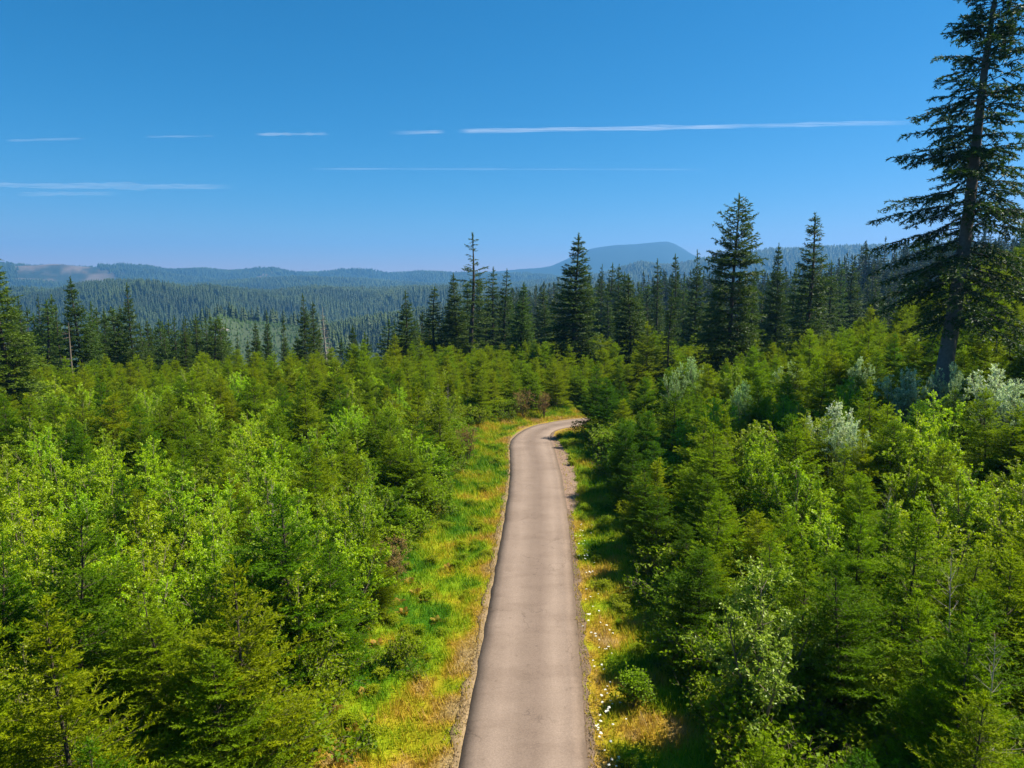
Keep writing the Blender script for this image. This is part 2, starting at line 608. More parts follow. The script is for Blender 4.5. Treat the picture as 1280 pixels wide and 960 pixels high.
def plain(name, c1, c2, scale, rough=.9, bump=.3, coord='Object'):
    m, nt, out = new_mat(name)
    f = noise(nt, scale, 5, .6, coord)
    col = mixc(nt, f, c1, c2)
    p = N(nt, "ShaderNodeBsdfPrincipled")
    p.inputs['Roughness'].default_value = rough
    p.inputs['Specular IOR Level'].default_value = .2
    nt.links.new(col, p.inputs['Base Color'])
    b = N(nt, "ShaderNodeBump")
    b.inputs['Strength'].default_value = bump
    b.inputs['Distance'].default_value = .03
    nt.links.new(f, b.inputs['Height'])
    nt.links.new(b.outputs[0], p.inputs['Normal'])
    nt.links.new(p.outputs[0], out.inputs[0])
    return m


M = {}
M['bark'] = plain('grey_brown_bark', (.035, .026, .02), (.12, .095, .075), 7)
M['bark_young'] = plain('young_fir_bark', (.035, .028, .018), (.11, .085, .055), 9)
M['bark_light'] = plain('pale_branch_bark', (.10, .075, .05), (.24, .19, .14), 9)
M['dead'] = plain('weathered_dead_wood', (.20, .17, .14), (.42, .37, .31), 6)
M['young'] = leaf_mat('young_fir_needles', (.028, .076, .001), (.235, .37, .002), (1.3, .97, .8), .44, .6, .10)  # paler new growth at tips; inner colour deepened to paint crown shade
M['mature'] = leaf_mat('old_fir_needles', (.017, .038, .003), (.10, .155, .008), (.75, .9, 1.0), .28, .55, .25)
M['far'] = leaf_mat('far_fir_needles', (.010, .024, .006), (.050, .082, .014), (.7, .85, 1.0), .15, .6, .2, stands=True)
M['ridge'] = leaf_mat('ridge_fir_needles', (.016, .036, .008), (.105, .135, .030), (.65, .8, .9), .2, .6, .15, stands=True)  # needle tips brightened so the shadowed ridge reads as sunlit
M['alder'] = leaf_mat('alder_leaves', (.08, .19, .001), (.34, .52, .002), (1.15, .92, .8), .45, .42, .3)
M['yellow'] = leaf_mat('yellow_green_leaves', (.14, .20, .006), (.48, .48, .01), (1.0, .9, .8), .42, .4, .4)
M['glossy'] = leaf_mat('glossy_cherry_leaves', (.06, .13, .008), (.28, .40, .03), (1.1, .95, .8), .35, .42, .3)
M['silver'] = leaf_mat('silver_willow_leaves', (.06, .14, .015), (.78, .82, .68), (.85, .95, .9), .35, .5, .3, power=2.0)
M['bramble'] = leaf_mat('bramble_leaves', (.045, .10, .001), (.18, .30, .002), (1.2, .9, .8), .4, .55, .12)
M['brown'] = leaf_mat('russet_brown_leaves', (.10, .075, .025), (.30, .17, .06), (.9, 1.1, .8), .3, .6, .2)
M['bracken'] = leaf_mat('drying_bracken_fronds', (.22, .16, .03), (.52, .26, .05), (.8, 1.1, .8), .35, .6, .2)

# ------------------------------------------------------------------ ground, road
def dryness(x, y, lat):
    n = fbm(x / 1.5, y / 1.5, 21, 5) * 1.9
    big = fbm(x / 7, y / 7, 33, 2)
    a = np.abs(lat) - HALF
    base = .47 + .13 * (1 - sstep(20, 31, y)) - .17 * sstep(26, 45, y) + .16 * sstep(60, 66, y) + .22 * (1 - sstep(.2, 1.2, a)) - .20 * sstep(2.6, 5, a)
    base = base - .28 * np.exp(-((x + 3.2) ** 2 / 1.2 + (y - 31) ** 2 / 14))
    base = base - .20 * np.exp(-((x + 5.5) ** 2 / 4 + (y - 25) ** 2 / 9))
    return np.clip(base + n * .75 + big * .35, 0, 1)


GRASS_STOPS = [(0.0, (.06, .18, .003)), (.25, (.22, .34, .004)), (.48, (.39, .38, .010)), (.68, (.47, .30, .028)), (1.0, (.46, .33, .15))]


def polar_mesh(name, r0, r1, dr, da_in, mat):
    rs = [r0]
    while rs[-1] < r1:
        rs.append(min(r1, rs[-1] * (1 + dr) + .02))
    rs = np.array(rs)
    fine = np.radians(np.arange(-46, 46.01, da_in))
    coarse = np.radians(np.arange(46 + 4, 314, 4.0))
    an = np.concatenate([fine, coarse])
    A, Rr = np.meshgrid(an, rs)
    x, y = Rr * np.sin(A), Rr * np.cos(A)
    lat = np.where(x < 0, -99., 99.)
    m = Rr < 260
    if m.any():
        lat[m] = lateral(x[m], y[m])
    z = ground_z(x.ravel(), y.ravel(), lat.ravel()).reshape(x.shape)
    nr, na = x.shape
    i = np.arange(nr - 1)[:, None] * na
    j = np.arange(na)[None, :]
    jn = (j + 1) % na
    F = np.stack([i + j, i + na + j, i + na + jn, i + jn], -1).reshape(-1, 4)
    V = np.stack([x, y, z], -1).reshape(-1, 3)
    verge = 1 - sstep(6.3, 7.6, np.abs(lat) + 1.2 * fbm(x, y, 2, 2))
    dry = dryness(x, y, lat)
    az = A
    # old clearings on the far ridge and the pale knoll, as ground cover
    u, v = to_px(x, y, z)
    cut = np.zeros_like(x)
    n1 = fbm(x / 170, y / 420, 41, 5)
    f1 = (Rr > 4950) & (Rr < 6700)
    cut = np.where(f1, np.exp(-(((az - az_slope(78, 340)[0]) / .052) ** 4)) * sstep(-.06, .12, n1 + .02), cut)
    cut = np.where(f1, np.maximum(cut, np.exp(-(((az - az_slope(330, 340)[0]) / .012) ** 2)) * sstep(0, .1, n1)), cut)
    kn = (Rr > 640) & (Rr < 960) & (z > -140)
    knoll = np.where(kn, np.exp(-(((az - az_slope(300, 400)[0]) / .085) ** 6)), 0)
    me = mesh_np(name, V, F, [mat], {'verge': verge.ravel(), 'dry': dry.ravel(), 'cut': cut.ravel(), 'knoll': knoll.ravel()}, smooth=True)
    o = link(name, me)
    o['kind'] = 'structure'
    return o


def ground_material():
    m, nt, out = new_mat('earth_and_forest_floor')
    dry = N(nt, "ShaderNodeAttribute", attribute_name='dry').outputs['Fac']
    vg = N(nt, "ShaderNodeAttribute", attribute_name='verge').outputs['Fac']
    cut = N(nt, "ShaderNodeAttribute", attribute_name='cut').outputs['Fac']
    kn = N(nt, "ShaderNodeAttribute", attribute_name='knoll').outputs['Fac']
    g = ramp(nt, dry, [(p, (c[0] * .75, c[1] * .75, c[2] * .75)) for p, c in GRASS_STOPS])
    fine = noise(nt, 14, 4, .7)
    g = mixc(nt, fine, mixc(nt, 1.0, g, (.6, .6, .6), 'MULTIPLY'), g)
    fl = mixc(nt, noise(nt, .6, 5), (.010, .018, .006), (.022, .032, .011))
    c = mixc(nt, vg, fl, g)
    cutc = mixc(nt, noise(nt, .012, 6, .65), (.06, .06, .035), (.22, .14, .10))
    c = mixc(nt, cut, c, cutc)
    knc = mixc(nt, noise(nt, .03, 6, .7), (.03, .05, .02), (.075, .095, .045))
    c = mixc(nt, kn, c, knc)
    p = N(nt, "ShaderNodeBsdfPrincipled")
    p.inputs['Roughness'].default_value = .95
    p.inputs['Specular IOR Level'].default_value = .1
    nt.links.new(c, p.inputs['Base Color'])
    b = N(nt, "ShaderNodeBump")
    b.inputs['Strength'].default_value = .5
    b.inputs['Distance'].default_value = .05
    nt.links.new(fine, b.inputs['Height'])
    nt.links.new(b.outputs[0], p.inputs['Normal'])
    nt.links.new(p.outputs[0], out.inputs[0])
    return m


M['ground'] = ground_material()
ground = polar_mesh('ground', .5, 260.0, .022, .25, M['ground'])
hills = polar_mesh('forested_hills', 260.0, 4200.0, .022, .16, M['ground'])
mountains = polar_mesh('distant_mountains', 4200.0, 9750.0, .018, .16, M['ground'])


def strip(name, l0, l1, z0, z1, mat, kind='structure', wob0=0., wob1=0., n=9, y0=-55, seed=0, crown=0.):
    """sheet along the road between lateral offsets l0..l1"""
    # resample centre line
    seg = np.r_[0, np.cumsum(np.linalg.norm(np.diff(CL, axis=0), axis=1))]
    s = np.arange(0, seg[-1], .22)
    cx, cy = np.interp(s, seg, CL[:, 0]), np.interp(s, seg, CL[:, 1])
    nx, ny = np.interp(s, seg, CN[:, 0]), np.interp(s, seg, CN[:, 1])
    w0 = l0 + wob0 * 2 * fbm(s / .9, s * 0, seed, 4)
    w1 = l1 + wob1 * 2 * fbm(s / .9, s * 0, seed + 5, 4)
    t = np.linspace(0, 1, n)
    lat = w0[:, None] + (w1 - w0)[:, None] * t[None]
    lat = lat - np.sign(lat) * np.clip(np.abs(lat) / HALF, 0, 1) * .55 * sstep(61, 69, cy)[:, None]
    X = cx[:, None] + nx[:, None] * lat
    Y = cy[:, None] + ny[:, None] * lat
    Z = z0 + (z1 - z0) * t[None] + crown * (1 - (2 * t[None] - 1) ** 2) + 0 * X
    V = np.stack([X, Y, Z], -1)
    top = V.reshape(-1, 3)
    i = np.arange(len(s) - 1)[:, None] * n
    j = np.arange(n - 1)[None]
    F = np.stack([i + j, i + j + 1, i + n + j + 1, i + n + j], -1).reshape(-1, 4)
    # skirt down both sides
    base = len(top)
    sk = []
    for side in (0, n - 1):
        lo = V[:, side].copy()
        lo[:, 2] -= .12
        sk.append(lo)
    top = np.concatenate([top, sk[0], sk[1]])
    k = np.arange(len(s) - 1)
    Fa = np.stack([k * n, (k + 1) * n, base + k + 1, base + k], 1)
    b2 = base + len(s)
    Fb = np.stack([k * n + n - 1, b2 + k, b2 + k + 1, (k + 1) * n + n - 1], 1)
    F = np.concatenate([F, Fa, Fb])
    across = np.concatenate([lat.ravel(), np.full(len(s), l0), np.full(len(s), l1)])
    along = np.concatenate([np.repeat(s, n), s, s])
    o = link(name, mesh_np(name, top, F, [mat], {'across': across, 'along': along}, smooth=False))
    o['kind'] = kind
    return o


def road_material():
    m, nt, out = new_mat('worn_asphalt')
    ac = N(nt, "ShaderNodeAttribute", attribute_name='across').outputs['Fac']
    al = N(nt, "ShaderNodeAttribute", attribute_name='along').outputs['Fac']
    comb = N(nt, "ShaderNodeCombineXYZ")
    nt.links.new(ac, comb.inputs[0])
    sc = N(nt, "ShaderNodeMath", operation='MULTIPLY')
    nt.links.new(al, sc.inputs[0])
    sc.inputs[1].default_value = .10
    nt.links.new(sc.outputs[0], comb.inputs[1])
    streak = noise(nt, 1.3, 4, .6, vec=comb.outputs[0])
    # wobble the wheel tracks a little
    ad = N(nt, "ShaderNodeMath", operation='MULTIPLY_ADD')
    nt.links.new(streak, ad.inputs[0])
    ad.inputs[1].default_value = .7
    nt.links.new(ac, ad.inputs[2])
    mr = N(nt, "ShaderNodeMapRange")
    nt.links.new(ad.outputs[0], mr.inputs[0])
    mr.inputs[1].default_value = -1.96 + .35
    mr.inputs[2].default_value = 1.96 + .35
    base = ramp(nt, mr.outputs[0], [(0.0, (.12, .086, .062)), (.045, (.20, .147, .11)), (.28, (.265, .197, .150)), (.46, (.200, .146, .110)), (.58, (.192, .139, .105)),
                                    (.76, (.275, .205, .156)), (.93, (.215, .157, .118)), (1.0, (.13, .092, .065))])
    patch = noise(nt, .55, 5, .6)
    base = mixc(nt, ramp(nt, patch, [(.35, 0.0), (.7, 1.0)]), mixc(nt, 1.0, base, (.88, .87, .86), 'MULTIPLY'), base)
    grain = noise(nt, 16, 5, .85)
    base = mixc(nt, grain, mixc(nt, 1.0, base, (.30, .29, .28), 'MULTIPLY'), mixc(nt, 1.0, base, (1.72, 1.70, 1.66), 'MULTIPLY'))
    grain2 = noise(nt, 9, 4, .75)
    base = mixc(nt, grain2, mixc(nt, 1.0, base, (.86, .86, .86), 'MULTIPLY'), mixc(nt, 1.0, base, (1.14, 1.14, 1.14), 'MULTIPLY'))
    base = mixc(nt, 1.0, base, (.90, .91, .93), 'MULTIPLY')
    # a few fine old cracks and darker tar-stained spots
    tcv = N(nt, "ShaderNodeTexCoord")
    wn_ = N(nt, "ShaderNodeTexNoise")
    wn_.inputs['Scale'].default_value = 1.4
    wn_.inputs['Detail'].default_value = 4
    nt.links.new(tcv.outputs['Object'], wn_.inputs['Vector'])
    va = N(nt, "ShaderNodeVectorMath", operation='ADD')
    nt.links.new(tcv.outputs['Object'], va.inputs[0])
    nt.links.new(wn_.outputs['Color'], va.inputs[1])
    vo = N(nt, "ShaderNodeTexVoronoi", feature='DISTANCE_TO_EDGE')
    vo.inputs['Scale'].default_value = .42
    nt.links.new(va.outputs[0], vo.inputs['Vector'])
    cr = ramp(nt, vo.outputs['Distance'], [(0.0, 1.0), (.012, 0.0)])
    gate = ramp(nt, noise(nt, .22, 2), [(.50, 0.0), (.60, .6)])
    cm = N(nt, "ShaderNodeMath", operation='MULTIPLY')
    nt.links.new(cr, cm.inputs[0])
    nt.links.new(gate, cm.inputs[1])
    base = mixc(nt, cm.outputs[0], base, mixc(nt, 1.0, base, (.45, .43, .42), 'MULTIPLY'))
    cb = N(nt, "ShaderNodeCombineXYZ")
    s1 = N(nt, "ShaderNodeMath", operation='MULTIPLY')
    nt.links.new(al, s1.inputs[0])
    s1.inputs[1].default_value = .55
    s2 = N(nt, "ShaderNodeMath", operation='MULTIPLY')
    nt.links.new(ac, s2.inputs[0])
    s2.inputs[1].default_value = .25
    nt.links.new(s1.outputs[0], cb.inputs[0])
    nt.links.new(s2.outputs[0], cb.inputs[1])
    bands = ramp(nt, noise(nt, 1.0, 4, .65, vec=cb.outputs[0]), [(.38, .45), (.50, 0.0)])
    base = mixc(nt, bands, base, mixc(nt, 1.0, base, (.74, .71, .69), 'MULTIPLY'))
    spots = ramp(nt, noise(nt, 2.6, 3, .6), [(.64, 0.0), (.72, .5)])
    base = mixc(nt, spots, base, mixc(nt, 1.0, base, (.6, .58, .56), 'MULTIPLY'))
    p = N(nt, "ShaderNodeBsdfPrincipled")
    p.inputs['Roughness'].default_value = .85
    p.inputs['Specular IOR Level'].default_value = .25
    nt.links.new(base, p.inputs['Base Color'])
    b = N(nt, "ShaderNodeBump")
    b.inputs['Strength'].default_value = .35
    b.inputs['Distance'].default_value = .01
    nt.links.new(grain, b.inputs['Height'])
    nt.links.new(b.outputs[0], p.inputs['Normal'])
    nt.links.new(p.outputs[0], out.inputs[0])
    return m


M['road'] = road_material()
M['shoulder'] = plain('gravel_shoulder', (.10, .065, .03), (.36, .25, .13), 7, bump=.6)
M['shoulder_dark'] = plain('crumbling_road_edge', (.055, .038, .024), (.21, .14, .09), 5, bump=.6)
road = strip('road', -HALF, HALF, .035, .035, M['road'], wob0=.05, wob1=.06, crown=.035, n=9)
sh_l = strip('road_shoulder', -HALF - .30, -HALF + .05, -.005, .022, M['shoulder'], wob0=.30, n=4, seed=3)
sh_r = strip('road_shoulder', HALF - .05, HALF + .32, .022, -.005, M['shoulder_dark'], wob1=.3, n=4, seed=9)


# wide bare-earth pull-off on the right before the bend
def dirt_patch():
    ys = np.arange(43, 66, .25)
    V, F = [], []
    c = np.interp(ys, CL[:, 1], CL[:, 0])
    ed = np.sin(np.clip((ys - 43) / 23, 0, 1) * math.pi) ** .6
    for i, y in enumerate(ys):
        w = .35 + 1.15 * ed[i] + .35 * float(fbm(np.array([y / .8]), np.array([3.]), 4, 3)[0])
        for k in range(6):
            V.append((c[i] + HALF - .15 + w * k / 5, y, .030 - .012 * k))
    for i in range(len(ys) - 1):
        for k in range(5):
            a = i * 6 + k
            F.append((a, a + 1, a + 7, a + 6))
    o = link('road_shoulder', mesh_np('dirt', V, F, [plain('brown_gravel_dirt', (.10, .065, .045), (.30, .20, .14), 4, bump=.6)]))
    o['kind'] = 'structure'


dirt_patch()

# ------------------------------------------------------------------ things
PI = math.pi


def thing(name, loc, rz=0., sc=(1, 1, 1), label=None, cat=None, group=None, tilt=(0, 0)):
    o = link(name, None)
    o.empty_display_size = .5
    o.location = loc
    o.rotation_euler = (tilt[0], tilt[1], rz)
    o.scale = sc
    if label:
        o['label'] = label
    if cat:
        o['category'] = cat
    if group:
        o['group'] = group
    return o


def tree(proto, name, loc, rz, sc, label, cat, group=None, color=(1, 1, 1), tilt=(0, 0), parts=('trunk', 'crown')):
    t = thing(name, loc, rz, sc, label, cat, group, tilt)
    a = link(parts[0], proto['trunk'], t)
    b = link(parts[1], proto['crown'], t)
    a.color = b.color = (*color, 1)
    return t


def scatter(name, pts, rot, scl, protos, label, cat, idx=None, color=(1, 1, 1)):
    """one countless mass: protos is a list of lists of visible objects"""
    me = bpy.data.meshes.new(name)
    n = len(pts)
    me.vertices.add(n)
    me.vertices.foreach_set('co', np.ascontiguousarray(pts, np.float32).ravel())
    a = me.attributes.new('rot', 'FLOAT_VECTOR', 'POINT')
    a.data.foreach_set('vector', np.ascontiguousarray(rot, np.float32).ravel())
    a = me.attributes.new('scl', 'FLOAT_VECTOR', 'POINT')
    a.data.foreach_set('vector', np.ascontiguousarray(scl, np.float32).ravel())
    a = me.attributes.new('pick', 'INT', 'POINT')
    if idx is None:
        idx = RNG.integers(0, len(protos), n)
    a.data.foreach_set('value', np.ascontiguousarray(idx, np.int32))
    o = link(name, me)
    o.color = (*color, 1)
    ng = bpy.data.node_groups.new(name, 'GeometryNodeTree')
    ng.interface.new_socket('Geometry', in_out='INPUT', socket_type='NodeSocketGeometry')
    ng.interface.new_socket('Geometry', in_out='OUTPUT', socket_type='NodeSocketGeometry')
    gi, go = ng.nodes.new('NodeGroupInput'), ng.nodes.new('NodeGroupOutput')
    iop = ng.nodes.new('GeometryNodeInstanceOnPoints')
    alljoin = ng.nodes.new('GeometryNodeJoinGeometry')
    for p in protos:
        if len(p) == 1:
            oi = ng.nodes.new('GeometryNodeObjectInfo')
            oi.transform_space = 'ORIGINAL'
            oi.inputs['Object'].default_value = p[0]
            oi.inputs['As Instance'].default_value = True
            src = oi.outputs['Geometry']
        else:
            j = ng.nodes.new('GeometryNodeJoinGeometry')
            for q in p:
                oi = ng.nodes.new('GeometryNodeObjectInfo')
                oi.transform_space = 'ORIGINAL'
                oi.inputs['Object'].default_value = q
                oi.inputs['As Instance'].default_value = True
                ng.links.new(oi.outputs['Geometry'], j.inputs[0])
            g2 = ng.nodes.new('GeometryNodeGeometryToInstance')
            ng.links.new(j.outputs[0], g2.inputs[0])
            src = g2.outputs[0]
        ng.links.new(src, alljoin.inputs[0])
    def attr(nm, dt):
        a = ng.nodes.new('GeometryNodeInputNamedAttribute')
        a.data_type = dt
        a.inputs['Name'].default_value = nm
        return a.outputs['Attribute']
    ng.links.new(gi.outputs[0], iop.inputs['Points'])
    ng.links.new(alljoin.outputs[0], iop.inputs['Instance'])
    iop.inputs['Pick Instance'].default_value = True
    ng.links.new(attr('pick', 'INT'), iop.inputs['Instance Index'])
    ng.links.new(attr('rot', 'FLOAT_VECTOR'), iop.inputs['Rotation'])
    ng.links.new(attr('scl', 'FLOAT_VECTOR'), iop.inputs['Scale'])
    ng.links.new(iop.outputs[0], go.inputs[0])
    md = o.modifiers.new('scatter', 'NODES')
    md.node_group = ng
    o['kind'] = 'stuff'
    o['label'] = label
    o['category'] = cat
    return o


def rots(n, tilt=.05):
    return np.stack([RNG.normal(0, tilt, n), RNG.normal(0, tilt, n), RNG.uniform(0, 2 * PI, n)], 1)


# ------------------------------------------------------------------ prototypes
YOUNG = [conifer('young_fir', 100 + i, 6.0, [1.75, 1.6, 1.9, 1.5, 1.7][i], [150, 140, 150, 135, 145][i], M['bark_young'], M['young'], z0=.03,
                 e_top=.95, e_bot=.22, c_top=.05, c_bot=.12, shape=[.64, .58, .68, .6, .72][i], lift2=.12, lift3=.10, len_j=(.5, 1.32), r0=.045, tuft=(.019, .075, .026), jit=.36)
         for i in range(5)]

MT = dict(sp2=.30, l2=(.38, .32), sp3=.26, l3=(.28, .16), tuft=(.060, .26, .095), whorl=.9, z0=.05, r_branch=.03)
MATURE = [
    conifer('old_fir', 201, 22, 4.6, 250, M['bark'], M['mature'], e_top=.75, e_bot=-.18, c_top=-.05, c_bot=.05, shape=.8, lift2=-.12, lift3=-.25, len_j=(.75, 1.2), **MT),
    conifer('old_fir', 202, 22, 3.6, 230, M['bark'], M['mature'], e_top=.7, e_bot=-.1, c_top=.0, c_bot=.06, shape=.7, lift2=-.1, lift3=-.25, len_j=(.6, 1.25), **MT),
    conifer('old_fir', 203, 22, 3.0, 220, M['bark'], M['mature'], e_top=.6, e_bot=-.25, c_top=.05, c_bot=.12, shape=.55, lift2=-.15, lift3=-.3, len_j=(.5, 1.2), **MT),
    conifer('old_fir', 204, 22, 2.3, 200, M['bark'], M['mature'], e_top=.55, e_bot=-.35, c_top=.0, c_bot=.1, shape=.5, lift2=-.2, lift3=-.35, len_j=(.6, 1.15), **MT),
]
MT2 = dict(MT)
MT2.update(z0=.2)
SPARSE = conifer('sparse_fir', 205, 25, 3.1, 92, M['bark'], M['mature'], e_top=.45, e_bot=-.12, c_top=.02, c_bot=.1, shape=.5, lift2=-.1, lift3=-.3, len_j=(.35, 1.25), **MT2)
MT3 = dict(MT)
MT3.update(z0=.17)
WIDE = conifer('broad_fir', 206, 21, 4.3, 200, M['bark'], M['mature'], e_top=.6, e_bot=-.22, c_top=.0, c_bot=.06, shape=.42, lift2=-.12, lift3=-.3, len_j=(.55, 1.2), **MT3)
M['bark_grey'] = plain('grey_fir_bark', (.06, .05, .042), (.22, .19, .165), 5, bump=.8)
HERO = conifer('great_fir', 301, 38, 7.8, 225, M['bark_grey'], M['mature'], z0=.23, e_top=.55, e_bot=-.30, c_top=-.14, c_bot=-.22, shape=.60, sp2=.34, l2=(.30, .40), sp3=.25,
               l3=(.22, .26), tuft=(.050, .24, .09), whorl=1.0, lift2=-.25, lift3=-.55, r_branch=.055, len_j=(.45, 1.15), lean=2.6, r0=.52, dens=1.3, trunk_n=14, flat=.25)
DEADM = dict(MT)
DEADM.update(tuft=(.30, .14, .03))
DEADFIR = conifer('dead_fir', 207, 18, 2.2, 150, M['dead'], M['brown'], e_top=.3, e_bot=-.3, c_top=.0, c_bot=.05, shape=.6, lift2=-.1, lift3=-.2, **DEADM)

LOW = [conifer('distant_fir', 401 + i, 28, [5.4, 4.6, 5.0][i], 120, M['bark'], M['ridge'], z0=.08, e_top=.5, e_bot=-.25, c_top=0, c_bot=0, shape=[1., .9, .8][i], sp2=.9, a2=.8,
               l2=(.35, .5), sp3=1.4, l3=(.2, .35), tuft=(.30, .85, .36), whorl=1.3, r_branch=.06, trunk_n=5) for i in range(3)]


def spire(name, seed, H, R, tiers, spokes):
    rng = np.random.default_rng(seed)
    V, F, A = [], [], []
    for k in range(tiers):
        zt = H * (1 - (k / tiers) * .85)
        zb = H * (1 - ((k + 1.6) / tiers) * .85)
        rr = R * ((k + 1.2) / tiers) ** .85
        c = len(V)
        V.append((rng.normal(0, R * .05), rng.normal(0, R * .05), zt))
        A.append(.9)
        a0 = rng.random() * 6
        for s in range(spokes * 2):
            r_ = rr * (rng.uniform(.85, 1.25) if s % 2 == 0 else rng.uniform(.4, .6))
            a = a0 + s * PI / spokes
            V.append((r_ * math.cos(a), r_ * math.sin(a), max(0, zb + (0 if s % 2 == 0 else H * .03) + rng.normal(0, H * .012))))
            A.append(.8 if s % 2 == 0 else 0.)
        for s in range(spokes * 2):
            F.append((c, c + 1 + s, c + 1 + (s + 1) % (spokes * 2)))
    return mesh_np(name, V, F, [M['far']], {'age': A})


SPIRES = [spire('spire_crown', 500 + i, 33, [7.2, 6.2, 8.2][i], 6, 4) for i in range(3)]

# broadleaf bushes
ALDER = [broadleaf('alder', 601 + i, 5.0, 2.1, 6, M['bark_light'], M['alder'], 14000, (.085, .056)) for i in range(3)]
CHERRY = broadleaf('cherry', 611, 5.5, 2.5, 6, M['bark_light'], M['glossy'], 12000, (.115, .052))
SILVER = broadleaf('willow', 621, 4.2, 1.7, 7, M['bark_light'], M['silver'], 9000, (.11, .05))
YELLOW = broadleaf('yellow_bush', 631, 3.8, 1.7, 6, M['bark_light'], M['yellow'], 8000, (.08, .05))
BRAMBLE = [broadleaf('bramble', 641 + i, 1.1, .9, 9, M['bark_light'], M['bramble'], 2600, (.09, .065)) for i in range(2)]
BROWNB = broadleaf('brown_bush', 651, 2.6, 1.0, 6, M['bark'], M['brown'], 3500, (.07, .04))


def fern_mesh(seed):
    rng = np.random.default_rng(seed)
    V, F, A = [], [], []
    for k in range(9):
        az = k * 2.4 + rng.normal(0, .2)
        el = rng.uniform(.6, 1.2)
        L = rng.uniform(.7, 1.1)
        d = np.array([math.cos(az) * math.cos(el), math.sin(az) * math.cos(el), math.sin(el)])
        sd = np.array([-math.sin(az), math.cos(az), 0])
        for j in range(14):
            s = .15 + .85 * j / 14
            p = d * L * s + np.array([0, 0, -.45 * L * s * s])
            w = .30 * (1 - s) ** .7 + .03
            for sg in (-1, 1):
                tip = p + sd * sg * w + d * w * .4 + np.array([0, 0, -.06])
                b = len(V)
                V += [p - d * .03, p + d * .035, tip]
                F.append((b, b + 1, b + 2))
                A += [s * .6, s * .6, 1]
    return mesh_np('bracken_fronds', V, F, [M['bracken']], {'age': A})


FERN = [fern_mesh(1), fern_mesh(2)]

# ------------------------------------------------------------------ the tall firs
def tall(u, v, D, wpx, proto, label, name='fir_tree', group=None, color=(1, 1, 1), rz=None, ysc=None):
    x, y = at_dist(u, D)
    az, sl = az_slope(u, v)
    g = gz(x, y)
    H = CAM_Z + sl * D - g
    s = H / proto['H']
    depth = math.hypot(x, y) * math.cos(az)
    R = wpx / 2 * depth / FPX
    sx = R / (proto['R'] * .88)
    return tree(proto, name, (x, y, g), rz if rz is not None else random.Random(int(u * 7 + v)).uniform(0, 6), (sx, sx, s), label, 'tree', group, color)


# the great fir on the right
hx, hy = at_dist(1183, 57)
hero = tree(HERO, 'fir_tree', (hx, hy, gz(hx, hy)), .25, (1., 1., .83), 'towering dark fir on the right, its top out of the picture, grey trunk showing', 'tree', None, (.72, .80, .80))  # tint darkened to give the fir its backlit look

tall(590, 295, 108, 56, SPARSE, 'tall thin fir with an open see-through crown, left of centre behind the saplings')
tall(720, 296, 100, 92, MATURE[0], 'tall full cone shaped dark fir standing at the middle just beyond the road bend')
tall(915, 249, 86, 94, WIDE, 'broad rounded tall fir with bare lower trunk, between the peak and the great fir')
tall(1010, 272, 105, 66, MATURE[2], 'tall column shaped fir right of the broad rounded fir with bare lower trunk')
tall(786, 346, 98, 72, MATURE[0], 'shorter wide dark fir just right of the full cone shaped fir past the bend')
tall(809, 404, 88, 58, YOUNG[0], 'bright green half-grown fir at the foot of the shorter wide dark fir', color=(1.1, 1.05, .9))
tall(838, 366, 88, 24, MATURE[3], 'slim dark spire fir standing beside a bright yellow bush')
tall(507, 366, 100, 46, MATURE[1], 'leftmost dark fir of the group left of centre')
tall(543, 361, 112, 38, MATURE[2], 'dark fir second from the left in the group left of centre')
tall(569, 344, 112, 52, MATURE[0], 'bushy fir touching the left side of the thin see-through fir')
tall(617, 337, 125, 30, MATURE[3], 'left one of two slim twin spires right of the thin see-through fir')
tall(632, 339, 126, 28, MATURE[3], 'right one of two slim twin spires right of the thin see-through fir')
tall(653, 355, 113, 50, MATURE[0], 'paler green fir at the right end of the group left of centre', color=(1.5, 1.45, 1.1))
tall(820, 327, 140, 24, MATURE[3], 'slim fir below the peak, left one of three in a row')
tall(842, 321, 130, 30, MATURE[2], 'slim fir below the peak, middle one of three in a row')
tall(868, 316, 122, 42, MATURE[1], 'fir below the right slope of the peak, right one of three in a row')
tall(969, 308, 115, 50, MATURE[0], 'dark fir in the gap between the broad rounded fir and the column shaped fir')
tall(1062, 331, 170, 56, MATURE[0], 'greyish dark fir right of the column shaped fir in front of the wooded ridge')
tall(1090, 352, 160, 40, MATURE[1], 'smaller fir left of the great fir in front of the wooded ridge')
tall(0, 314, 75, 96, MATURE[1], 'tall ragged green fir cut off by the left edge of the picture', color=(1.5, 1.4, 1.1))
tall(95, 350, 112, 66, MATURE[0], 'broad fir with a thinning top, second large fir from the left edge')
tall(162, 357, 105, 40, MATURE[1], 'dark fir with a sharp spire top right of the broad thinning fir at left')
tall(228, 402, 98, 32, MATURE[1], 'small dark fir at the right end of the left-hand forest')
tall(379, 370, 104, 34, MATURE[1], 'tall dark fir beside the bleached dead fir')
tall(392, 380, 106, 26, MATURE[2], 'slim dark fir squeezed between a taller fir and the bleached dead fir')
tall(405, 384, 101, 30, DEADFIR, 'bleached pale dead fir with bare twigs left of centre', name='dead_fir_tree', rz=1.)
tall(334, 391, 114, 24, MATURE[1], 'pointed dark fir right of the pale green knoll', )
tall(319, 404, 112, 32, MATURE[0], 'low wide dark fir at the foot of the pale green knoll')
tall(354, 400, 128, 20, MATURE[2], 'small fir left of the tall dark fir beside the dead one')
tall(296, 418, 122, 18, MATURE[1], 'tiny dark fir standing in front of the pale green knoll')
tall(442, 418, 110, 20, MATURE[1], 'small dark fir right of the bleached dead fir')
tall(1022, 350, 125, 40, MATURE[1], 'dim fir half hidden behind the column shaped fir')
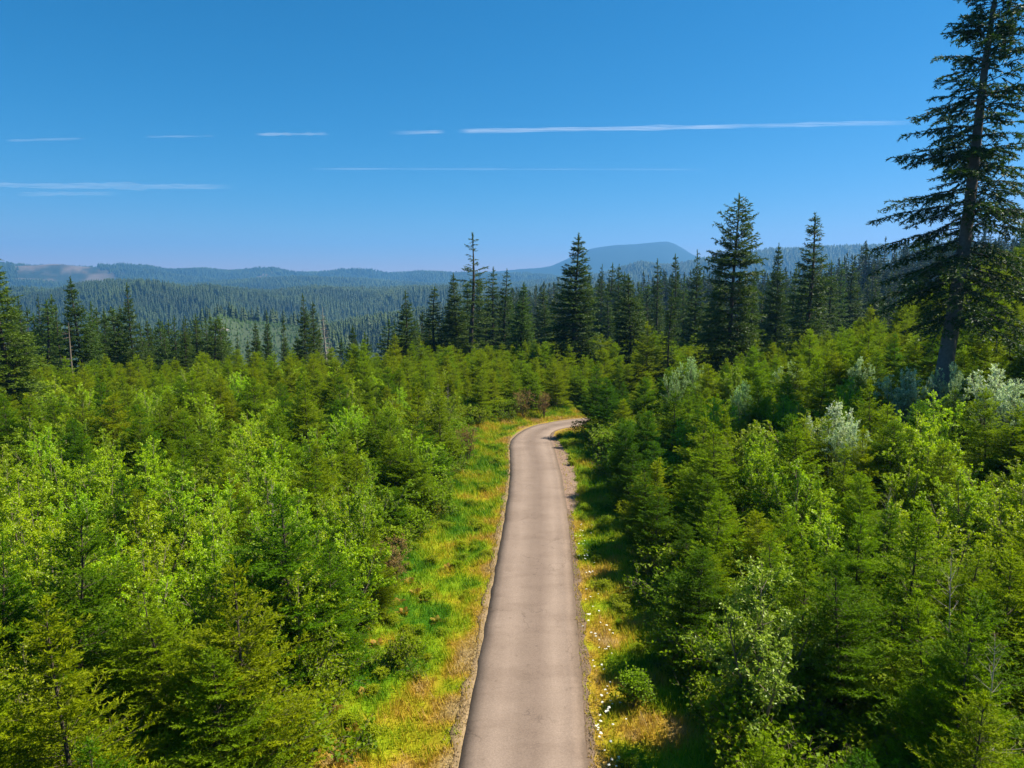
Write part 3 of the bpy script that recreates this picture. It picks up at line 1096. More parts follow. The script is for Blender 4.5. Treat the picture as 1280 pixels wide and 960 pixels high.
tall(896, 330, 120, 40, MATURE[0], 'dark fir half hidden behind the broad rounded fir with bare trunk')
tall(752, 334, 160, 30, MATURE[1], 'left one of three dark firs behind, between the cone shaped and wide firs', group='dark firs between the two near firs past the bend')
tall(763, 332, 165, 26, MATURE[3], 'middle one of three dark firs behind, between the cone shaped and wide firs', group='dark firs between the two near firs past the bend')
tall(773, 334, 160, 26, MATURE[2], 'right one of three dark firs behind, between the cone shaped and wide firs', group='dark firs between the two near firs past the bend')

# thin grey snag at left
def snag():
    x, y = at_dist(226, 92)
    g = gz(x, y)
    t = thing('dead_snag', (x, y, g), 0, (1, 1, 1), 'thin bare grey dead trunk in front of the left-hand forest', 'dead tree')
    H = CAM_Z + az_slope(84, 404)[1] * 92 - g
    x2, y2 = at_dist(84, 92)
    t.location = (x2, y2, gz(x2, y2))
    link('trunk', trunk_mesh('snag', [(0, 0, -.5), (.05, 0, H * .3), (.0, .05, H * .7), (.1, 0, H)], [.13, .11, .08, .03], M['bark_light'], 7), t)
    rng = np.random.default_rng(4)
    z = rng.uniform(H * .4, H * .95, 14)
    a = rng.uniform(0, 6.28, 14)
    A = np.stack([z * 0, z * 0, z], 1)
    B = A + np.stack([np.cos(a), np.sin(a), rng.uniform(-.3, .3, 14)], 1) * rng.uniform(.3, .9, 14)[:, None]
    for k in range(14):
        V, F = tubes(A[k:k + 1], B[k:k + 1], .025, .008, 4)
        link('broken_branch', mesh_np('snag_branch', V, F, [M['bark_light']]), t)


snag()

# the forest just past the plateau, tree by tree
rng = np.random.default_rng(55)
zones = [  # u0,u1, vtop mean, spread, Dmin, Dmax, count, label, group
    (5, 75, 386, 8, 120, 165, 13, 'forest fir left of the broad thinning fir', 'firs at the left of the left-hand forest'),
    (110, 155, 390, 7, 118, 160, 9, 'forest fir between the broad thinning fir and the sharp spire', 'firs in the middle of the left-hand forest'),
    (175, 285, 403, 7, 115, 160, 22, 'forest fir right of the sharp spire fir', 'firs at the right of the left-hand forest'),
    (300, 470, 422, 6, 125, 165, 12, 'little fir top just above the saplings left of centre', 'small fir tops left of centre'),
    (480, 540, 402, 8, 120, 160, 5, 'fir behind the group left of centre', 'firs behind the group left of centre'),
    (555, 690, 378, 14, 125, 170, 11, 'fir at the back between the thin fir and the cone shaped fir', 'firs at the back, left of the cone shaped fir'),
    (735, 900, 362, 14, 130, 180, 12, 'fir at the back between the cone shaped fir and the broad fir', 'firs at the back, right of the cone shaped fir'),
    (935, 1060, 350, 14, 130, 180, 9, 'fir at the back around the column shaped fir', 'firs at the back around the column shaped fir'),
]
ORD = ['first', 'second', 'third', 'fourth', 'fifth', 'sixth', 'seventh', 'eighth', 'ninth', 'tenth', 'eleventh', 'twelfth', 'thirteenth', 'fourteenth', 'fifteenth',
       'sixteenth', 'seventeenth', 'eighteenth', 'nineteenth', 'twentieth', 'twenty-first', 'twenty-second', 'twenty-third', 'twenty-fourth',
       'twenty-fifth', 'twenty-sixth', 'twenty-seventh', 'twenty-eighth', 'twenty-ninth', 'thirtieth']
for (u0, u1, vm, vs, d0, d1, n, lab, grp) in zones:
    for k in range(n):
        u = u0 + (u1 - u0) * (k + rng.random()) / n
        v = vm + rng.normal(0, vs)
        D = rng.uniform(d0, d1)
        p = MATURE[rng.integers(0, 4)]
        c = rng.uniform(.9, 1.5)
        tall(u, v, D, rng.uniform(28, 48), p, f'{ORD[k]} from left: {lab}', group=grp, color=(c, c, c * .95))

# ------------------------------------------------------------------ special bushes placed one by one
OCC = []                                           # occupied spots (x, y, radius)


def bush(u, v, h, proto, label, name, cat, wide=1.0, color=(1, 1, 1), group=None):
    x, y = at(u, v, h * .75)
    s = h / proto['H']
    if proto is SILVER:
        wide *= .68
    t = tree(proto, name, (x, y, gz(x, y)), random.Random(int(u + v)).uniform(0, 6), (s * wide, s * wide, s), label, cat, group, color, parts=('stem', 'crown'))
    OCC.append((x, y, proto['R'] * s * wide * .9))
    q = 1 - 2.6 / math.hypot(x, y)
    OCC.append((x * q, y * q, proto['R'] * s * wide * .7))
    return t


bush(955, 770, 5.6, CHERRY, 'glossy small-leaved cherry bush at bottom right beside the shaded verge', 'cherry_bush', 'bush', 1.05)
bush(1040, 535, 5.4, SILVER, 'silvery white-leaved bush in the middle of the right-hand saplings', 'willow_bush', 'bush')
bush(1245, 486, 5.4, SILVER, 'largest silvery white bush near the right edge of the picture', 'willow_bush', 'bush', 1.15)
bush(1132, 486, 5.2, SILVER, 'silvery white bush below and left of the great fir', 'willow_bush', 'bush', 1.1)
bush(865, 464, 5.0, SILVER, 'pale grey-green bush behind the right-hand saplings, below the broad fir', 'willow_bush', 'bush', .9, (.8, .9, .6))
bush(932, 500, 5.2, SILVER, 'faint pale bush among saplings right of the bend', 'willow_bush', 'bush', .9, (.6, .8, .45))
bush(988, 472, 5.0, SILVER, 'small pale bush between two silvery bushes, below the column shaped fir', 'willow_bush', 'bush', .8, (.8, .9, .65))
bush(845, 482, 5.0, SILVER, 'pale bush nearest the inside of the bend among right-hand saplings', 'willow_bush', 'bush', .8, (.7, .8, .5))
bush(1074, 466, 4.6, SILVER, 'small silvery bush left of the great fir', 'willow_bush', 'bush', .8, (.9, .95, .8))
bush(1062, 556, 5.0, SILVER, 'silvery bush just below the one in the middle of the saplings', 'willow_bush', 'bush', .7)
bush(1190, 478, 5.0, SILVER, 'pale bush at the foot of the great fir trunk', 'willow_bush', 'bush', .8, (.85, .95, .8))
bush(1268, 505, 5.0, SILVER, 'silvery white bush cut by the right edge of the picture', 'willow_bush', 'bush', 1.0)
bush(920, 418, 4.6, SILVER, 'pale bush at the foot of the broad rounded fir', 'willow_bush', 'bush', 1.1, (.6, .7, .45))
bush(860, 436, 4.2, YELLOW, 'bright yellow bush beside the slim dark spire fir', 'yellow_bush', 'bush', 1.0)
bush(848, 425, 3.6, YELLOW, 'yellow-green bush just behind the bright yellow bush', 'yellow_bush', 'bush', 1.0, (.6, .75, .8))
bush(165, 468, 3.5, YELLOW, 'small yellow bush far back in the left-hand thicket', 'yellow_bush', 'bush', 1.1, (.8, .9, .9))
bush(30, 850, 4.2, YELLOW, 'bright yellow-green bush at the lower left edge', 'yellow_bush', 'bush', .7, (.8, 1., .8))
alders = [(20, 620, 5.5, 'leafy alder at the left edge, the nearest of the alders', 1.05), (60, 700, 5.2, 'leafy alder below the nearest one at the left edge', 1.),
          (300, 480, 5.2, 'bright alder whose rounded top rises highest on the left', 1.3), (255, 510, 5, 'bright alder left of the highest rounded alder', 1.1),
          (345, 520, 4.8, 'bright alder in front of the highest rounded alder', 1.0), (420, 470, 5.2, 'bright alder in line below the bleached dead fir', 1.25),
          (465, 480, 5., 'bright alder right of the one below the dead fir', 1.1), (130, 590, 5.4, 'yellow-green alder in the middle of the left thicket', 1.1),
          (190, 575, 5.2, 'yellow-green alder right of the middle one in the left thicket', 1.15), (225, 620, 5.0, 'alder with yellowed top left of the tall sapling row', 1.05),
          (60, 560, 5., 'alder behind the nearest alder at the left edge', 1.1), (100, 640, 4.8, 'low alder between the left edge and the yellowed alder', 1.),
          (335, 610, 4.8, 'alder in the centre of the left-hand thicket', 1.0), (500, 500, 4.6, 'small alder left of the road bend', 1.), (395, 555, 4.6, 'alder next to the dark hollow on the left', .9),
          (1000, 520, 4.0, 'green alder among the right-hand saplings near the silvery bush', .9), (850, 545, 4.2, 'green alder near the road bend on the right', .9)]
for i, (u, v, h, lab, c) in enumerate(alders):
    bush(u, v, h, ALDER[i % 3], lab, 'alder_bush', 'bush', 1.0, (c, c * 1.02, .9))
rng = np.random.default_rng(314)
ALB = []
k = 0
while k < 96:
    if k < 76:
        u, v = rng.uniform(-20, 560), rng.uniform(452, 760)
        if u > 470 and v > 560:
            continue
        side = 'left'
    else:
        u, v = rng.uniform(800, 1290), rng.uniform(470, 700)
        side = 'right'
    h = rng.uniform(3.9, 5.3)
    x, y = at(u, v, h * .75)
    if min([math.hypot(x - q[0], y - q[1]) for q in OCC] + [99]) < 2.1 or abs(float(lateral(x, y)[0])) < (7.5 if u < 640 else 10.5):
        continue
    kind = rng.random()
    third = ('outer' if (u < 200 or u > 1130) else 'middle' if (u < 420 or u > 940) else 'inner')
    far = 'near' if v > 600 else 'mid-distance' if v > 515 else 'far'
    c = rng.uniform(.75, 1.15)
    yl = 'yellow-green' if c > 1.02 else 'bright green' if c > .88 else 'darker green'
    s = h / 5.0
    p = ALDER[k % 3]
    ALB.append((side, far, u, yl, tree(p, 'alder_bush', (x, y, gz(x, y)), rng.uniform(0, 6), (s, s, s), 'alder bush', 'bush',
         f'alder bushes in the {side}-hand thicket', (c * 1.03, c, .9), parts=('stem', 'crown'))))
    OCC.append((x, y, 2.1 * s * .75))
    k += 1
cells = {}
for q in ALB:
    cells.setdefault(q[:2], []).append(q)
for (side, far), qq in cells.items():
    for n_, q in enumerate(sorted(qq, key=lambda w: w[2])):
        w_ = f'{ORD[n_]} from left' if n_ < 30 else 'farther right'
        q[4]['label'] = f'{q[3]} alder bush, {w_} of those in the {far} {side} thicket'
browns = [(492, 690, 2.6, 'russet bush leaning out over the left verge'), (585, 545, 2.8, 'brownish bush on the left where the verge widens'), (655, 497, 3.0, 'brown bush behind the outside of the bend, left one'),
          (680, 500, 2.8, 'brown bush behind the outside of the bend, right one')]
for u, v, h, lab in browns:
    bush(u, v, h, BROWNB, lab, 'brown_bush', 'bush', 1.1)

# ------------------------------------------------------------------ young fir plantation
rng = np.random.default_rng(77)
g = 2.35
gx, gy = np.meshgrid(np.arange(-105, 125, g), np.arange(-4, 128, g))
px = (gx + rng.uniform(-.95, .95, gx.shape)).ravel()
py = (gy + rng.uniform(-.95, .95, gy.shape)).ravel()
lat = lateral(px, py)
r = np.hypot(px, py)
az = np.arctan2(px, py)
keep = (np.abs(az) < math.radians(60)) & (r < 126) & (r > 4) & np.where(lat < 0, lat < -6.8, lat > 5.25)
keep &= ~((lat > 0) & (lat < 5.6) & (py > 30) & (py < 62))
keep &= ~((py > 60) & (np.abs(lat) < 6.2))
px, py, lat = px[keep], py[keep], lat[keep]
ok = np.ones(len(px), bool)
for (ox, oy, orr) in OCC:
    ok &= np.hypot(px - ox, py - oy) > orr
ok &= np.hypot(px - hx, py - hy) > 1.2
# hollows in the canopy
px, py, lat = px[ok], py[ok], lat[ok]
pz = ground_z(px, py)
hgt = 5.6 + 3.6 * fbm(px / 6, py / 6, 61, 2) + rng.normal(0, .75, len(px))
hgt = np.where(np.abs(lat) < 9, hgt * .97, hgt)
hgt = np.where((lat > 0) & (np.hypot(px, py) > 45), hgt * .82, hgt)
r = np.hypot(px, py)
hgt = np.where((lat > 0) & (lat < 7.5), np.minimum(hgt, 5.2), hgt)
hgt = np.where(r < 14, np.minimum(hgt, 5.5), hgt)
hgt = np.clip(hgt * .90, 3.2, 7.4)
u, v = to_px(px, py, pz + hgt)
infr = (u > -40) & (u < 1320) & (v < 1080) & (v > 250)
order = np.argsort(np.where(infr, r, 1e6))
ind = order[:290]
rest = order[290:]
rest = rest[(r[rest] > 20) | (np.abs(np.arctan2(px[rest], py[rest])) > .3)]


def zone_words(uu, vv, la, rr_):
    side = 'left' if la < 0 else 'right'
    row = abs(la) < 9.6
    dist = 'nearest' if rr_ < 20 else 'near' if rr_ < 30 else 'mid-distance' if rr_ < 42 else 'farther'
    if row:
        return side, f'in the first row along the {side} verge', dist
    third = 'outer' if (uu < 200 or uu > 1130) else 'middle' if (uu < 420 or uu > 900) else 'inner'
    return side, f'in the {third} part of the {side} thicket', dist


proto_objs = []
rowcount = {'left': 0, 'right': 0}
rowsorted = sorted([i for i in ind if abs(lat[i]) < 9.6], key=lambda i: py[i])
rowpos = {}
for i in rowsorted:
    s_ = 'left' if lat[i] < 0 else 'right'
    rowcount[s_] += 1
    rowpos[i] = rowcount[s_]
BANDS = [(0, 395, 'back'), (395, 470, 'far'), (470, 540, 'middle'), (540, 640, 'near'), (640, 760, 'front'), (760, 2000, 'foremost')]
SECT = [(-200, 110, 'by the left edge'), (110, 260, 'toward the left edge'), (260, 420, 'at mid left'), (420, 640, 'near the road'), (640, 830, 'near the road'), (830, 960, 'at mid right'),
        (960, 1120, 'toward the right edge'), (1120, 1500, 'by the right edge')]
cell = {}
for i in ind:
    b = [q[2] for q in BANDS if q[0] <= v[i] < q[1]][0]
    c = [q[2] for q in SECT if q[0] <= u[i] < q[1]][0]
    cell.setdefault((lat[i] < 0, b, c), []).append(i)
cellpos = {}
for key, ii in cell.items():
    for n_, i in enumerate(sorted(ii, key=lambda q: u[q])):
        cellpos[i] = (key[1], key[2], n_, len(ii))
for n_, i in enumerate(ind):
    k = n_ % 5
    s = hgt[i] / 6.0
    side, where, dist = zone_words(u[i], v[i], lat[i], r[i])
    tone = rng.random()
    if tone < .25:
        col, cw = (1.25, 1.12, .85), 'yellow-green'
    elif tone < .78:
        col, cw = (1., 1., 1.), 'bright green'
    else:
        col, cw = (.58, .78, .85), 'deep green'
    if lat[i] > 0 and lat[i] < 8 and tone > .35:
        col, cw = (.46, .68, .75), 'deep green'  # row by the right verge: roadside shade put into the needle tint
    hw = 'short' if hgt[i] < 4.9 else 'tall' if hgt[i] > 6.4 else 'medium'
    if i in rowpos and rowpos[i] <= 20:
        lab = f'{hw} {cw} young fir, {ORD[rowpos[i] - 1]} from the front along the {side} verge'
    else:
        bb, cc, nn, tot = cellpos[i]
        nn = min(nn, 29)
        lab = f'{hw} {cw} young fir, {ORD[nn]} from left in {bb} {side} thicket, {cc}'
    w = s * rng.uniform(1.1, 1.4) * (1.12 if i in rowpos else 1)
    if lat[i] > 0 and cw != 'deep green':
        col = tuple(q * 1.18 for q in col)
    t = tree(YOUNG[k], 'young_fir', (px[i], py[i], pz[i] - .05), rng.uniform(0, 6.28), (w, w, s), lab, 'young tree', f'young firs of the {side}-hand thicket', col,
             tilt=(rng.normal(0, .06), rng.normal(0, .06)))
    if n_ < 5:
        proto_objs.append(list(t.children))
proto_objs = [list(p) for p in proto_objs]
s = hgt[rest] / 6.0
w = s * rng.uniform(1.15, 1.5, len(rest))
scatter('young_fir_thicket', np.stack([px[rest], py[rest], pz[rest] - .05], 1), rots(len(rest), .04), np.stack([w, w, s], 1), proto_objs,
        'dense thicket of young firs farther from the road, running back to the tall trees', 'thicket', color=(1.3, 1.18, 1.))

DEADS = conifer('dead_sapling', 710, 5.5, 1.3, 46, M['dead'], M['brown'], z0=.1, e_top=.8, e_bot=.15, c_top=.05, c_bot=.15, shape=.7, sp2=.28, l2=(.3, .08), sp3=.3, l3=(.2, .04),
                tuft=(.6, .05, .02), r0=.035, r_branch=.012)
for k, (uu, vv, hh, lab) in enumerate([(1200, 690, 5.6, 'bare pale dead sapling leaning among the firs at the right edge'), (1262, 800, 5.4, 'bare dead sapling low at the right edge'),
                                       (340, 600, 4.9, 'grey dead sapling standing in the middle of the left thicket'),
                                       (1100, 610, 5.2, 'thin dead sapling right of the middle silvery bushes'), (560, 480, 5.0, 'thin dead sapling far back left of the bend')]):
    x, y = at(uu, vv, hh)
    tree(DEADS, 'dead_sapling', (x, y, gz(x, y)), k * 1.9, (hh / 5.5,) * 3, lab, 'dead tree', None, tilt=(.05 * (k % 3 - 1), .08 * (k % 2)))

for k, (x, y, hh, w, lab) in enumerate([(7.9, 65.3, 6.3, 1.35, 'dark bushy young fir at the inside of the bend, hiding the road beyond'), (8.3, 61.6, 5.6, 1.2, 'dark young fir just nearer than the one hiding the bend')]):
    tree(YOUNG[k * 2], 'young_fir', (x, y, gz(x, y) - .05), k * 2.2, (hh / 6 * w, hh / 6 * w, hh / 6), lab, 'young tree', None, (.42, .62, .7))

# ------------------------------------------------------------------ undergrowth and verge plants
bx, by = at_dist(470, 27)
bro = []
for k, (uu, vv) in enumerate([(500, 820), (792, 868)]):
    x, y = at(uu, vv, .5)
    t = thing('bramble_bush', (x, y, gz(x, y)), 1.3 * k, (1, 1, 1), ['low bramble bush on the left verge below the trees', 'low dark green bramble bush in the shade of the right verge'][k], 'bush', None)
    bro.append([link('stem', BRAMBLE[k]['trunk'], t), link('crown', BRAMBLE[k]['crown'], t)])
rng = np.random.default_rng(91)
n = 5200
ar, aa = np.sqrt(rng.uniform(5 ** 2, 78 ** 2, n)), rng.uniform(-math.radians(50), math.radians(50), n)
ux, uy = ar * np.sin(aa), ar * np.cos(aa)
ul = lateral(ux, uy)
m = (np.abs(ul) > np.where(ul < 0, 6.8, 6.0))
ux, uy, ul = ux[m], uy[m], ul[m]
s = rng.uniform(.7, 1.7, len(ux))
scatter('undergrowth', np.stack([ux, uy, ground_z(ux, uy) - .05], 1), rots(len(ux), .1), np.stack([s * 1.15, s * 1.15, s], 1), bro,
        'green bramble and weeds filling the ground under the young trees', 'undergrowth')
# leafy weeds on the verge
n = 900
ux, uy = rng.uniform(-9, 12, n), rng.uniform(14, 82, n)
ul = lateral(ux, uy)
a = np.abs(ul) - HALF
dr = dryness(ux, uy, ul)
m = (a > .6) & (a < 4.8) & (dr < .36 + rng.random(n) * .1)
ux, uy = ux[m], uy[m]
s = rng.uniform(.15, .42, len(ux))
scatter('verge_weeds', np.stack([ux, uy, ground_z(ux, uy) - .03], 1), rots(len(ux), .1), np.stack([s * 1.4, s * 1.4, s], 1), bro,
        'low leafy green weeds scattered through the grass of the verges', 'weeds', color=(1.5, 1.3, .9))

# bracken plants
spots = [(512, 722), (520, 735), (497, 748), (505, 760), (530, 745), (470, 800), (440, 905), (425, 930), (455, 860), (560, 705), (415, 880), (545, 770)]
for k, (uu, vv) in enumerate(spots):
    x, y = at(uu, vv, .3)
    o = link('bracken', FERN[k % 2])
    o.location = (x, y, gz(x, y))
    o.rotation_euler = (0, 0, k * 1.1)
    o.scale = (.6, .6, .5)
    o['category'] = 'fern'
    o['label'] = f'orange drying bracken fern at the trees along the left verge, {ORD[[q[1] for q in sorted(spots, key=lambda w: -w[1])].index(vv)]} from the front'
    o['group'] = 'bracken ferns on the left verge'


def grass_material():
    m, nt, out = new_mat('verge_grass')
    dry = N(nt, "ShaderNodeAttribute", attribute_name='dry').outputs['Fac']
    c = ramp(nt, dry, GRASS_STOPS)
    p = N(nt, "ShaderNodeBsdfPrincipled")
    p.inputs['Roughness'].default_value = .6
    p.inputs['Specular IOR Level'].default_value = .2
    nt.links.new(c, p.inputs['Base Color'])
    tr = N(nt, "ShaderNodeBsdfTranslucent")
    nt.links.new(c, tr.inputs['Color'])
    ms = N(nt, "ShaderNodeMixShader")
    ms.inputs[0].default_value = .35
    nt.links.new(p.outputs[0], ms.inputs[1])
    nt.links.new(tr.outputs[0], ms.inputs[2])
    nt.links.new(ms.outputs[0], out.inputs[0])
    return m


M['grass'] = grass_material()


def grass():
    rng = np.random.default_rng(5)
    n = 520000
    y = 13 + (90 - 13) * rng.random(n) ** 1.35
    x = rng.uniform(-9.5, 16, n) + np.interp(y, CL[:, 1], CL[:, 0]) * .3
    lat = lateral(x, y)
    a = np.abs(lat) - HALF
    cl = fbm(x / .5, y / .5, 71, 3)
    keep = (a > -.03 + .42 * rng.random(n) ** 1.3)
    ed = np.sin(np.clip((y - 43) / 23, 0, 1) * PI) ** .6
    keep &= ~((lat > 0) & (a < 1.15 * ed + .5 * fbm(x / .7, y / .7, 14, 3)) & (y > 43) & (y < 66) & (rng.random(n) < .93)) & (a < 6.0) & (rng.random(n) < .55 + 2.2 * cl + .35)
    x, y, lat, a, cl = x[keep], y[keep], lat[keep], a[keep], cl[keep]
    n = len(x)
    z = np.maximum(ground_z(x, y, lat) - .02, np.where(a < .3, -.01, -9))
    h = (.12 + .26 * rng.random(n) ** 1.5 + .35 * np.clip(cl, 0, 1)) * (.45 + .55 * sstep(.1, 1.3, a)) * (1 + .3 * sstep(30, 60, y))
    an = rng.uniform(0, 2 * PI, n)
    ln = rng.uniform(.15, .8, n) * h
    wd = rng.uniform(.010, .022, n) * (1 + sstep(25, 60, y))
    b = np.stack([x, y, z], 1)
    wv = np.stack([np.cos(an + 1.4), np.sin(an + 1.4), 0 * an], 1) * wd[:, None]
    tip = b + np.stack([np.cos(an) * ln, np.sin(an) * ln, h], 1)
    V = np.stack([b - wv, b + wv, tip], 1).reshape(-1, 3)
    d = np.clip(dryness(x, y, lat) + rng.normal(0, .10, n), 0, 1)
    o = link('verge_grass', mesh_np('verge_grass', V, np.arange(n * 3).reshape(-1, 3), [M['grass']], {'dry': np.repeat(d, 3)}))
    o['kind'] = 'stuff'
    o['label'] = 'yellow, orange and green grass growing along both verges of the road'
    o['category'] = 'grass'
    return n


ngrass = grass()

# gravel along the edges
def gravel():
    rng = np.random.default_rng(8)
    n = 9000
    i = rng.integers(0, len(CL) - 1, n)
    m = (CL[i, 1] > 14) & (CL[i, 1] < 75)
    i = i[m]
    n = len(i)
    t = rng.random(n)
    c = CL[i] * (1 - t)[:, None] + CL[i + 1] * t[:, None]
    sg = np.where(rng.random(n) < .5, -1., 1.)
    la = sg * (HALF + rng.normal(.22, .2, n))
    p = c + CN[i] * la[:, None]
    z = np.full(n, .0) + .02
    base = np.array([(1, 0, 0), (-1, 0, 0), (0, 1, 0), (0, -1, 0), (0, 0, 1), (0, 0, -1)], float)
    f = np.array([(0, 2, 4), (2, 1, 4), (1, 3, 4), (3, 0, 4), (2, 0, 5), (1, 2, 5), (3, 1, 5), (0, 3, 5)])
    s = rng.uniform(.012, .045, (n, 1, 1)) * .8 * rng.uniform(.6, 1.3, (n, 6, 1)) * np.array([1, 1, .6])
    V = base[None] * s
    an = rng.uniform(0, 6.28, n)
    ca, sa = np.cos(an)[:, None], np.sin(an)[:, None]
    V = np.stack([V[..., 0] * ca - V[..., 1] * sa, V[..., 0] * sa + V[..., 1] * ca, V[..., 2]], -1)
    V += np.stack([p[:, 0], p[:, 1], z], 1)[:, None]
    F = (f[None] + (np.arange(n) * 6)[:, None, None]).reshape(-1, 3)
    o = link('gravel', mesh_np('gravel', V.reshape(-1, 3), F, [M['shoulder']]))
    o['kind'] = 'stuff'
    o['label'] = 'loose pale gravel along both edges of the asphalt'
    o['category'] = 'gravel'


gravel()

# white flowers along the right edge
def flower_mats():
    m, nt, out = new_mat('white_petals')
    p = N(nt, "ShaderNodeBsdfPrincipled")
    f = noise(nt, 30, 2)
    nt.links.new(mixc(nt, f, (.62, .62, .50), (.82, .82, .74)), p.inputs['Base Color'])
    p.inputs['Roughness'].default_value = .7
    nt.links.new(p.outputs[0], out.inputs[0])
    return m


M['petal'] = flower_mats()


def flower_mesh(seed):
    rng = np.random.default_rng(seed)
    h = .42
    V, F, mi = [], [], []
    v_, f_ = tubes(np.array([[0, 0, 0]]), np.array([[.02, 0, h]]), .006, .004, 3)
    V += [tuple(q) for q in v_]
    F += [tuple(q) for q in f_]
    mi += [1] * len(f_)
    for k in range(9):                      # flat head of little florets
        a, rr = k * 2.4, .018 * math.sqrt(k)
        c = np.array([.02 + rr * math.cos(a), rr * math.sin(a), h + .01 - rr * .2])
        b = len(V)
        n = 5
        V.append(tuple(c + np.array([0, 0, .008])))
        for j in range(n):
            an = j * 2 * PI / n + k
            V.append(tuple(c + np.array([math.cos(an), math.sin(an), 0]) * .017))
        for j in range(n):
            F.append((b, b + 1 + j, b + 1 + (j + 1) % n))
            mi.append(0)
    return mesh_np('wildflower', V, F, [M['petal'], M['bramble']], {'age': np.full(len(V), .5)}, mi)


FL = [flower_mesh(1)]
rng = np.random.default_rng(12)
for k in range(90):
    y = 19 + 22 * rng.random() ** 1.1
    c = float(np.interp(y, CL[:, 1], CL[:, 0]))
    x = c + HALF + .25 + abs(rng.normal(.28, .4)) + .35 * math.sin(y * .9) ** 2
    o = link('wildflower', FL[0])
    o.location = (x, y, gz(x, y))
    sc_ = rng.uniform(.5, 1.0)
    o.scale = (sc_, sc_, rng.uniform(.5, 1.1))
    o.rotation_euler = (rng.normal(0, .15), rng.normal(0, .15), rng.uniform(0, 6))
    o['label'] = 'small white wildflower on a thin stem beside the right edge of the road'
    o['category'] = 'flower'
    o['group'] = 'white wildflowers along the right road edge'

# ------------------------------------------------------------------ wooded ridges behind
def place_low(u, v, D, k, label):
    x, y = at_dist(u, D)
    t = tree(LOW[k], 'fir_tree', (x, y, gz(x, y)), k * 1.7, (1, 1, 1), label, 'tree')
    return list(t.children)


low_objs = [place_low(1046, 340, 300, 0, 'greenish fir at the near foot of the wooded ridge, right of the column shaped fir'),
            place_low(1075, 330, 330, 1, 'narrow fir partway up the wooded ridge left of the great fir'),
            place_low(930, 345, 310, 2, 'fir at the ridge foot just right of the broad rounded fir')]
sp_objs = []
for k, (uu, DD, lab) in enumerate([(300, 2300, 'tiny distant fir on the hazy middle ridge above the pale knoll'), (200, 2350, 'tiny distant fir on the hazy middle ridge at left'),
                                   (460, 1100, 'small distant fir on the nearer wooded lobe left of centre')]):
    x, y = at_dist(uu, DD)
    o = link('distant_fir', SPIRES[k])
    o.location = (x, y, gz(x, y))
    o['label'] = lab
    o['category'] = 'tree'
    sp_objs.append([o])


def forest(name, r0, r1, a0, a1, area, zmin, protos, hs, label, jit=.2, seed=1, excl=None, sxy=1.0):
    rng = np.random.default_rng(seed)
    a0, a1 = math.radians(a0), math.radians(a1)
    n = int(.5 * (r1 ** 2 - r0 ** 2) * (a1 - a0) / area)
    rr = np.sqrt(rng.uniform(r0 ** 2, r1 ** 2, n))
    aa = rng.uniform(a0, a1, n)
    x, y = rr * np.sin(aa), rr * np.cos(aa)
    z = ground_z(x, y)
    m = z > zmin
    # leave out slopes that face away: compare with the ground a little nearer
    zn = ground_z(x * .97, y * .97)
    sl = (z - CAM_Z) / rr - (zn - CAM_Z + 0) / (rr * .97)
    m &= sl > -.035
    if excl is not None:
        m &= ~excl(x, y, rr, aa)
    x, y, z, rr = x[m], y[m], z[m], rr[m]
    n = len(x)
    s = hs * (1 + .3 * fbm(x / 60, y / 60, seed, 3)) * np.interp(rr, [165, 320], [.62, 1]) * rng.uniform(1 - jit, 1 + jit, n)
    w = s * rng.uniform(.85, 1.2, n) * sxy
    print(name, n)
    return scatter(name, np.stack([x, y, z - 1], 1), rots(n, .02), np.stack([w, w, s], 1), protos, label, 'forest')


forest('ridge_forest', 165, 620, -44, 46, 34, -125, low_objs, .93, 'dense fir forest on the slopes right behind the plateau and on the right-hand ridge', seed=3,
       excl=lambda x, y, r, a: r < 165)
kz = lambda x, y, r, a: (r > 640) & (r < 960) & (np.abs(a - az_slope(300, 400)[0]) < .085)
forest('lobe_forest', 620, 1500, -44, 44, 48, -165, sp_objs, .62, 'fir forest on the nearer wooded lobe and the valley in front of the hazy ridge', seed=4, excl=kz)
forest('hazy_ridge_forest', 1500, 2750, -41, 41, 75, -165, sp_objs, .74, 'blue-green fir forest covering the long hazy middle ridge', seed=5)
forest('far_ridge_forest', 3250, 6500, -40, 40, 420, -110, sp_objs, .8, 'forest covering the far blue ridges', seed=6, sxy=1.9,
       excl=lambda x, y, r, a: (r > 4900) & (r < 6080) & (np.abs(a - az_slope(78, 340)[0]) < .052 + .05 * fbm(x / 300, y / 300, 77, 3)))

# shrubs on the knoll
rng = np.random.default_rng(31)
n = 4200
rr, aa = rng.uniform(650, 960, n), rng.uniform(az_slope(225, 400)[0], az_slope(420, 400)[0], n)
x, y = rr * np.sin(aa), rr * np.cos(aa)
s = rng.uniform(.05, .13, n)
scatter('knoll_saplings', np.stack([x, y, ground_z(x, y) - .2], 1), rots(n), np.stack([s * 1.6, s * 1.6, s], 1), sp_objs, 'pale young regrowth covering the small knoll in the valley', 'regrowth', color=(1.7, 1.8, 1.5))
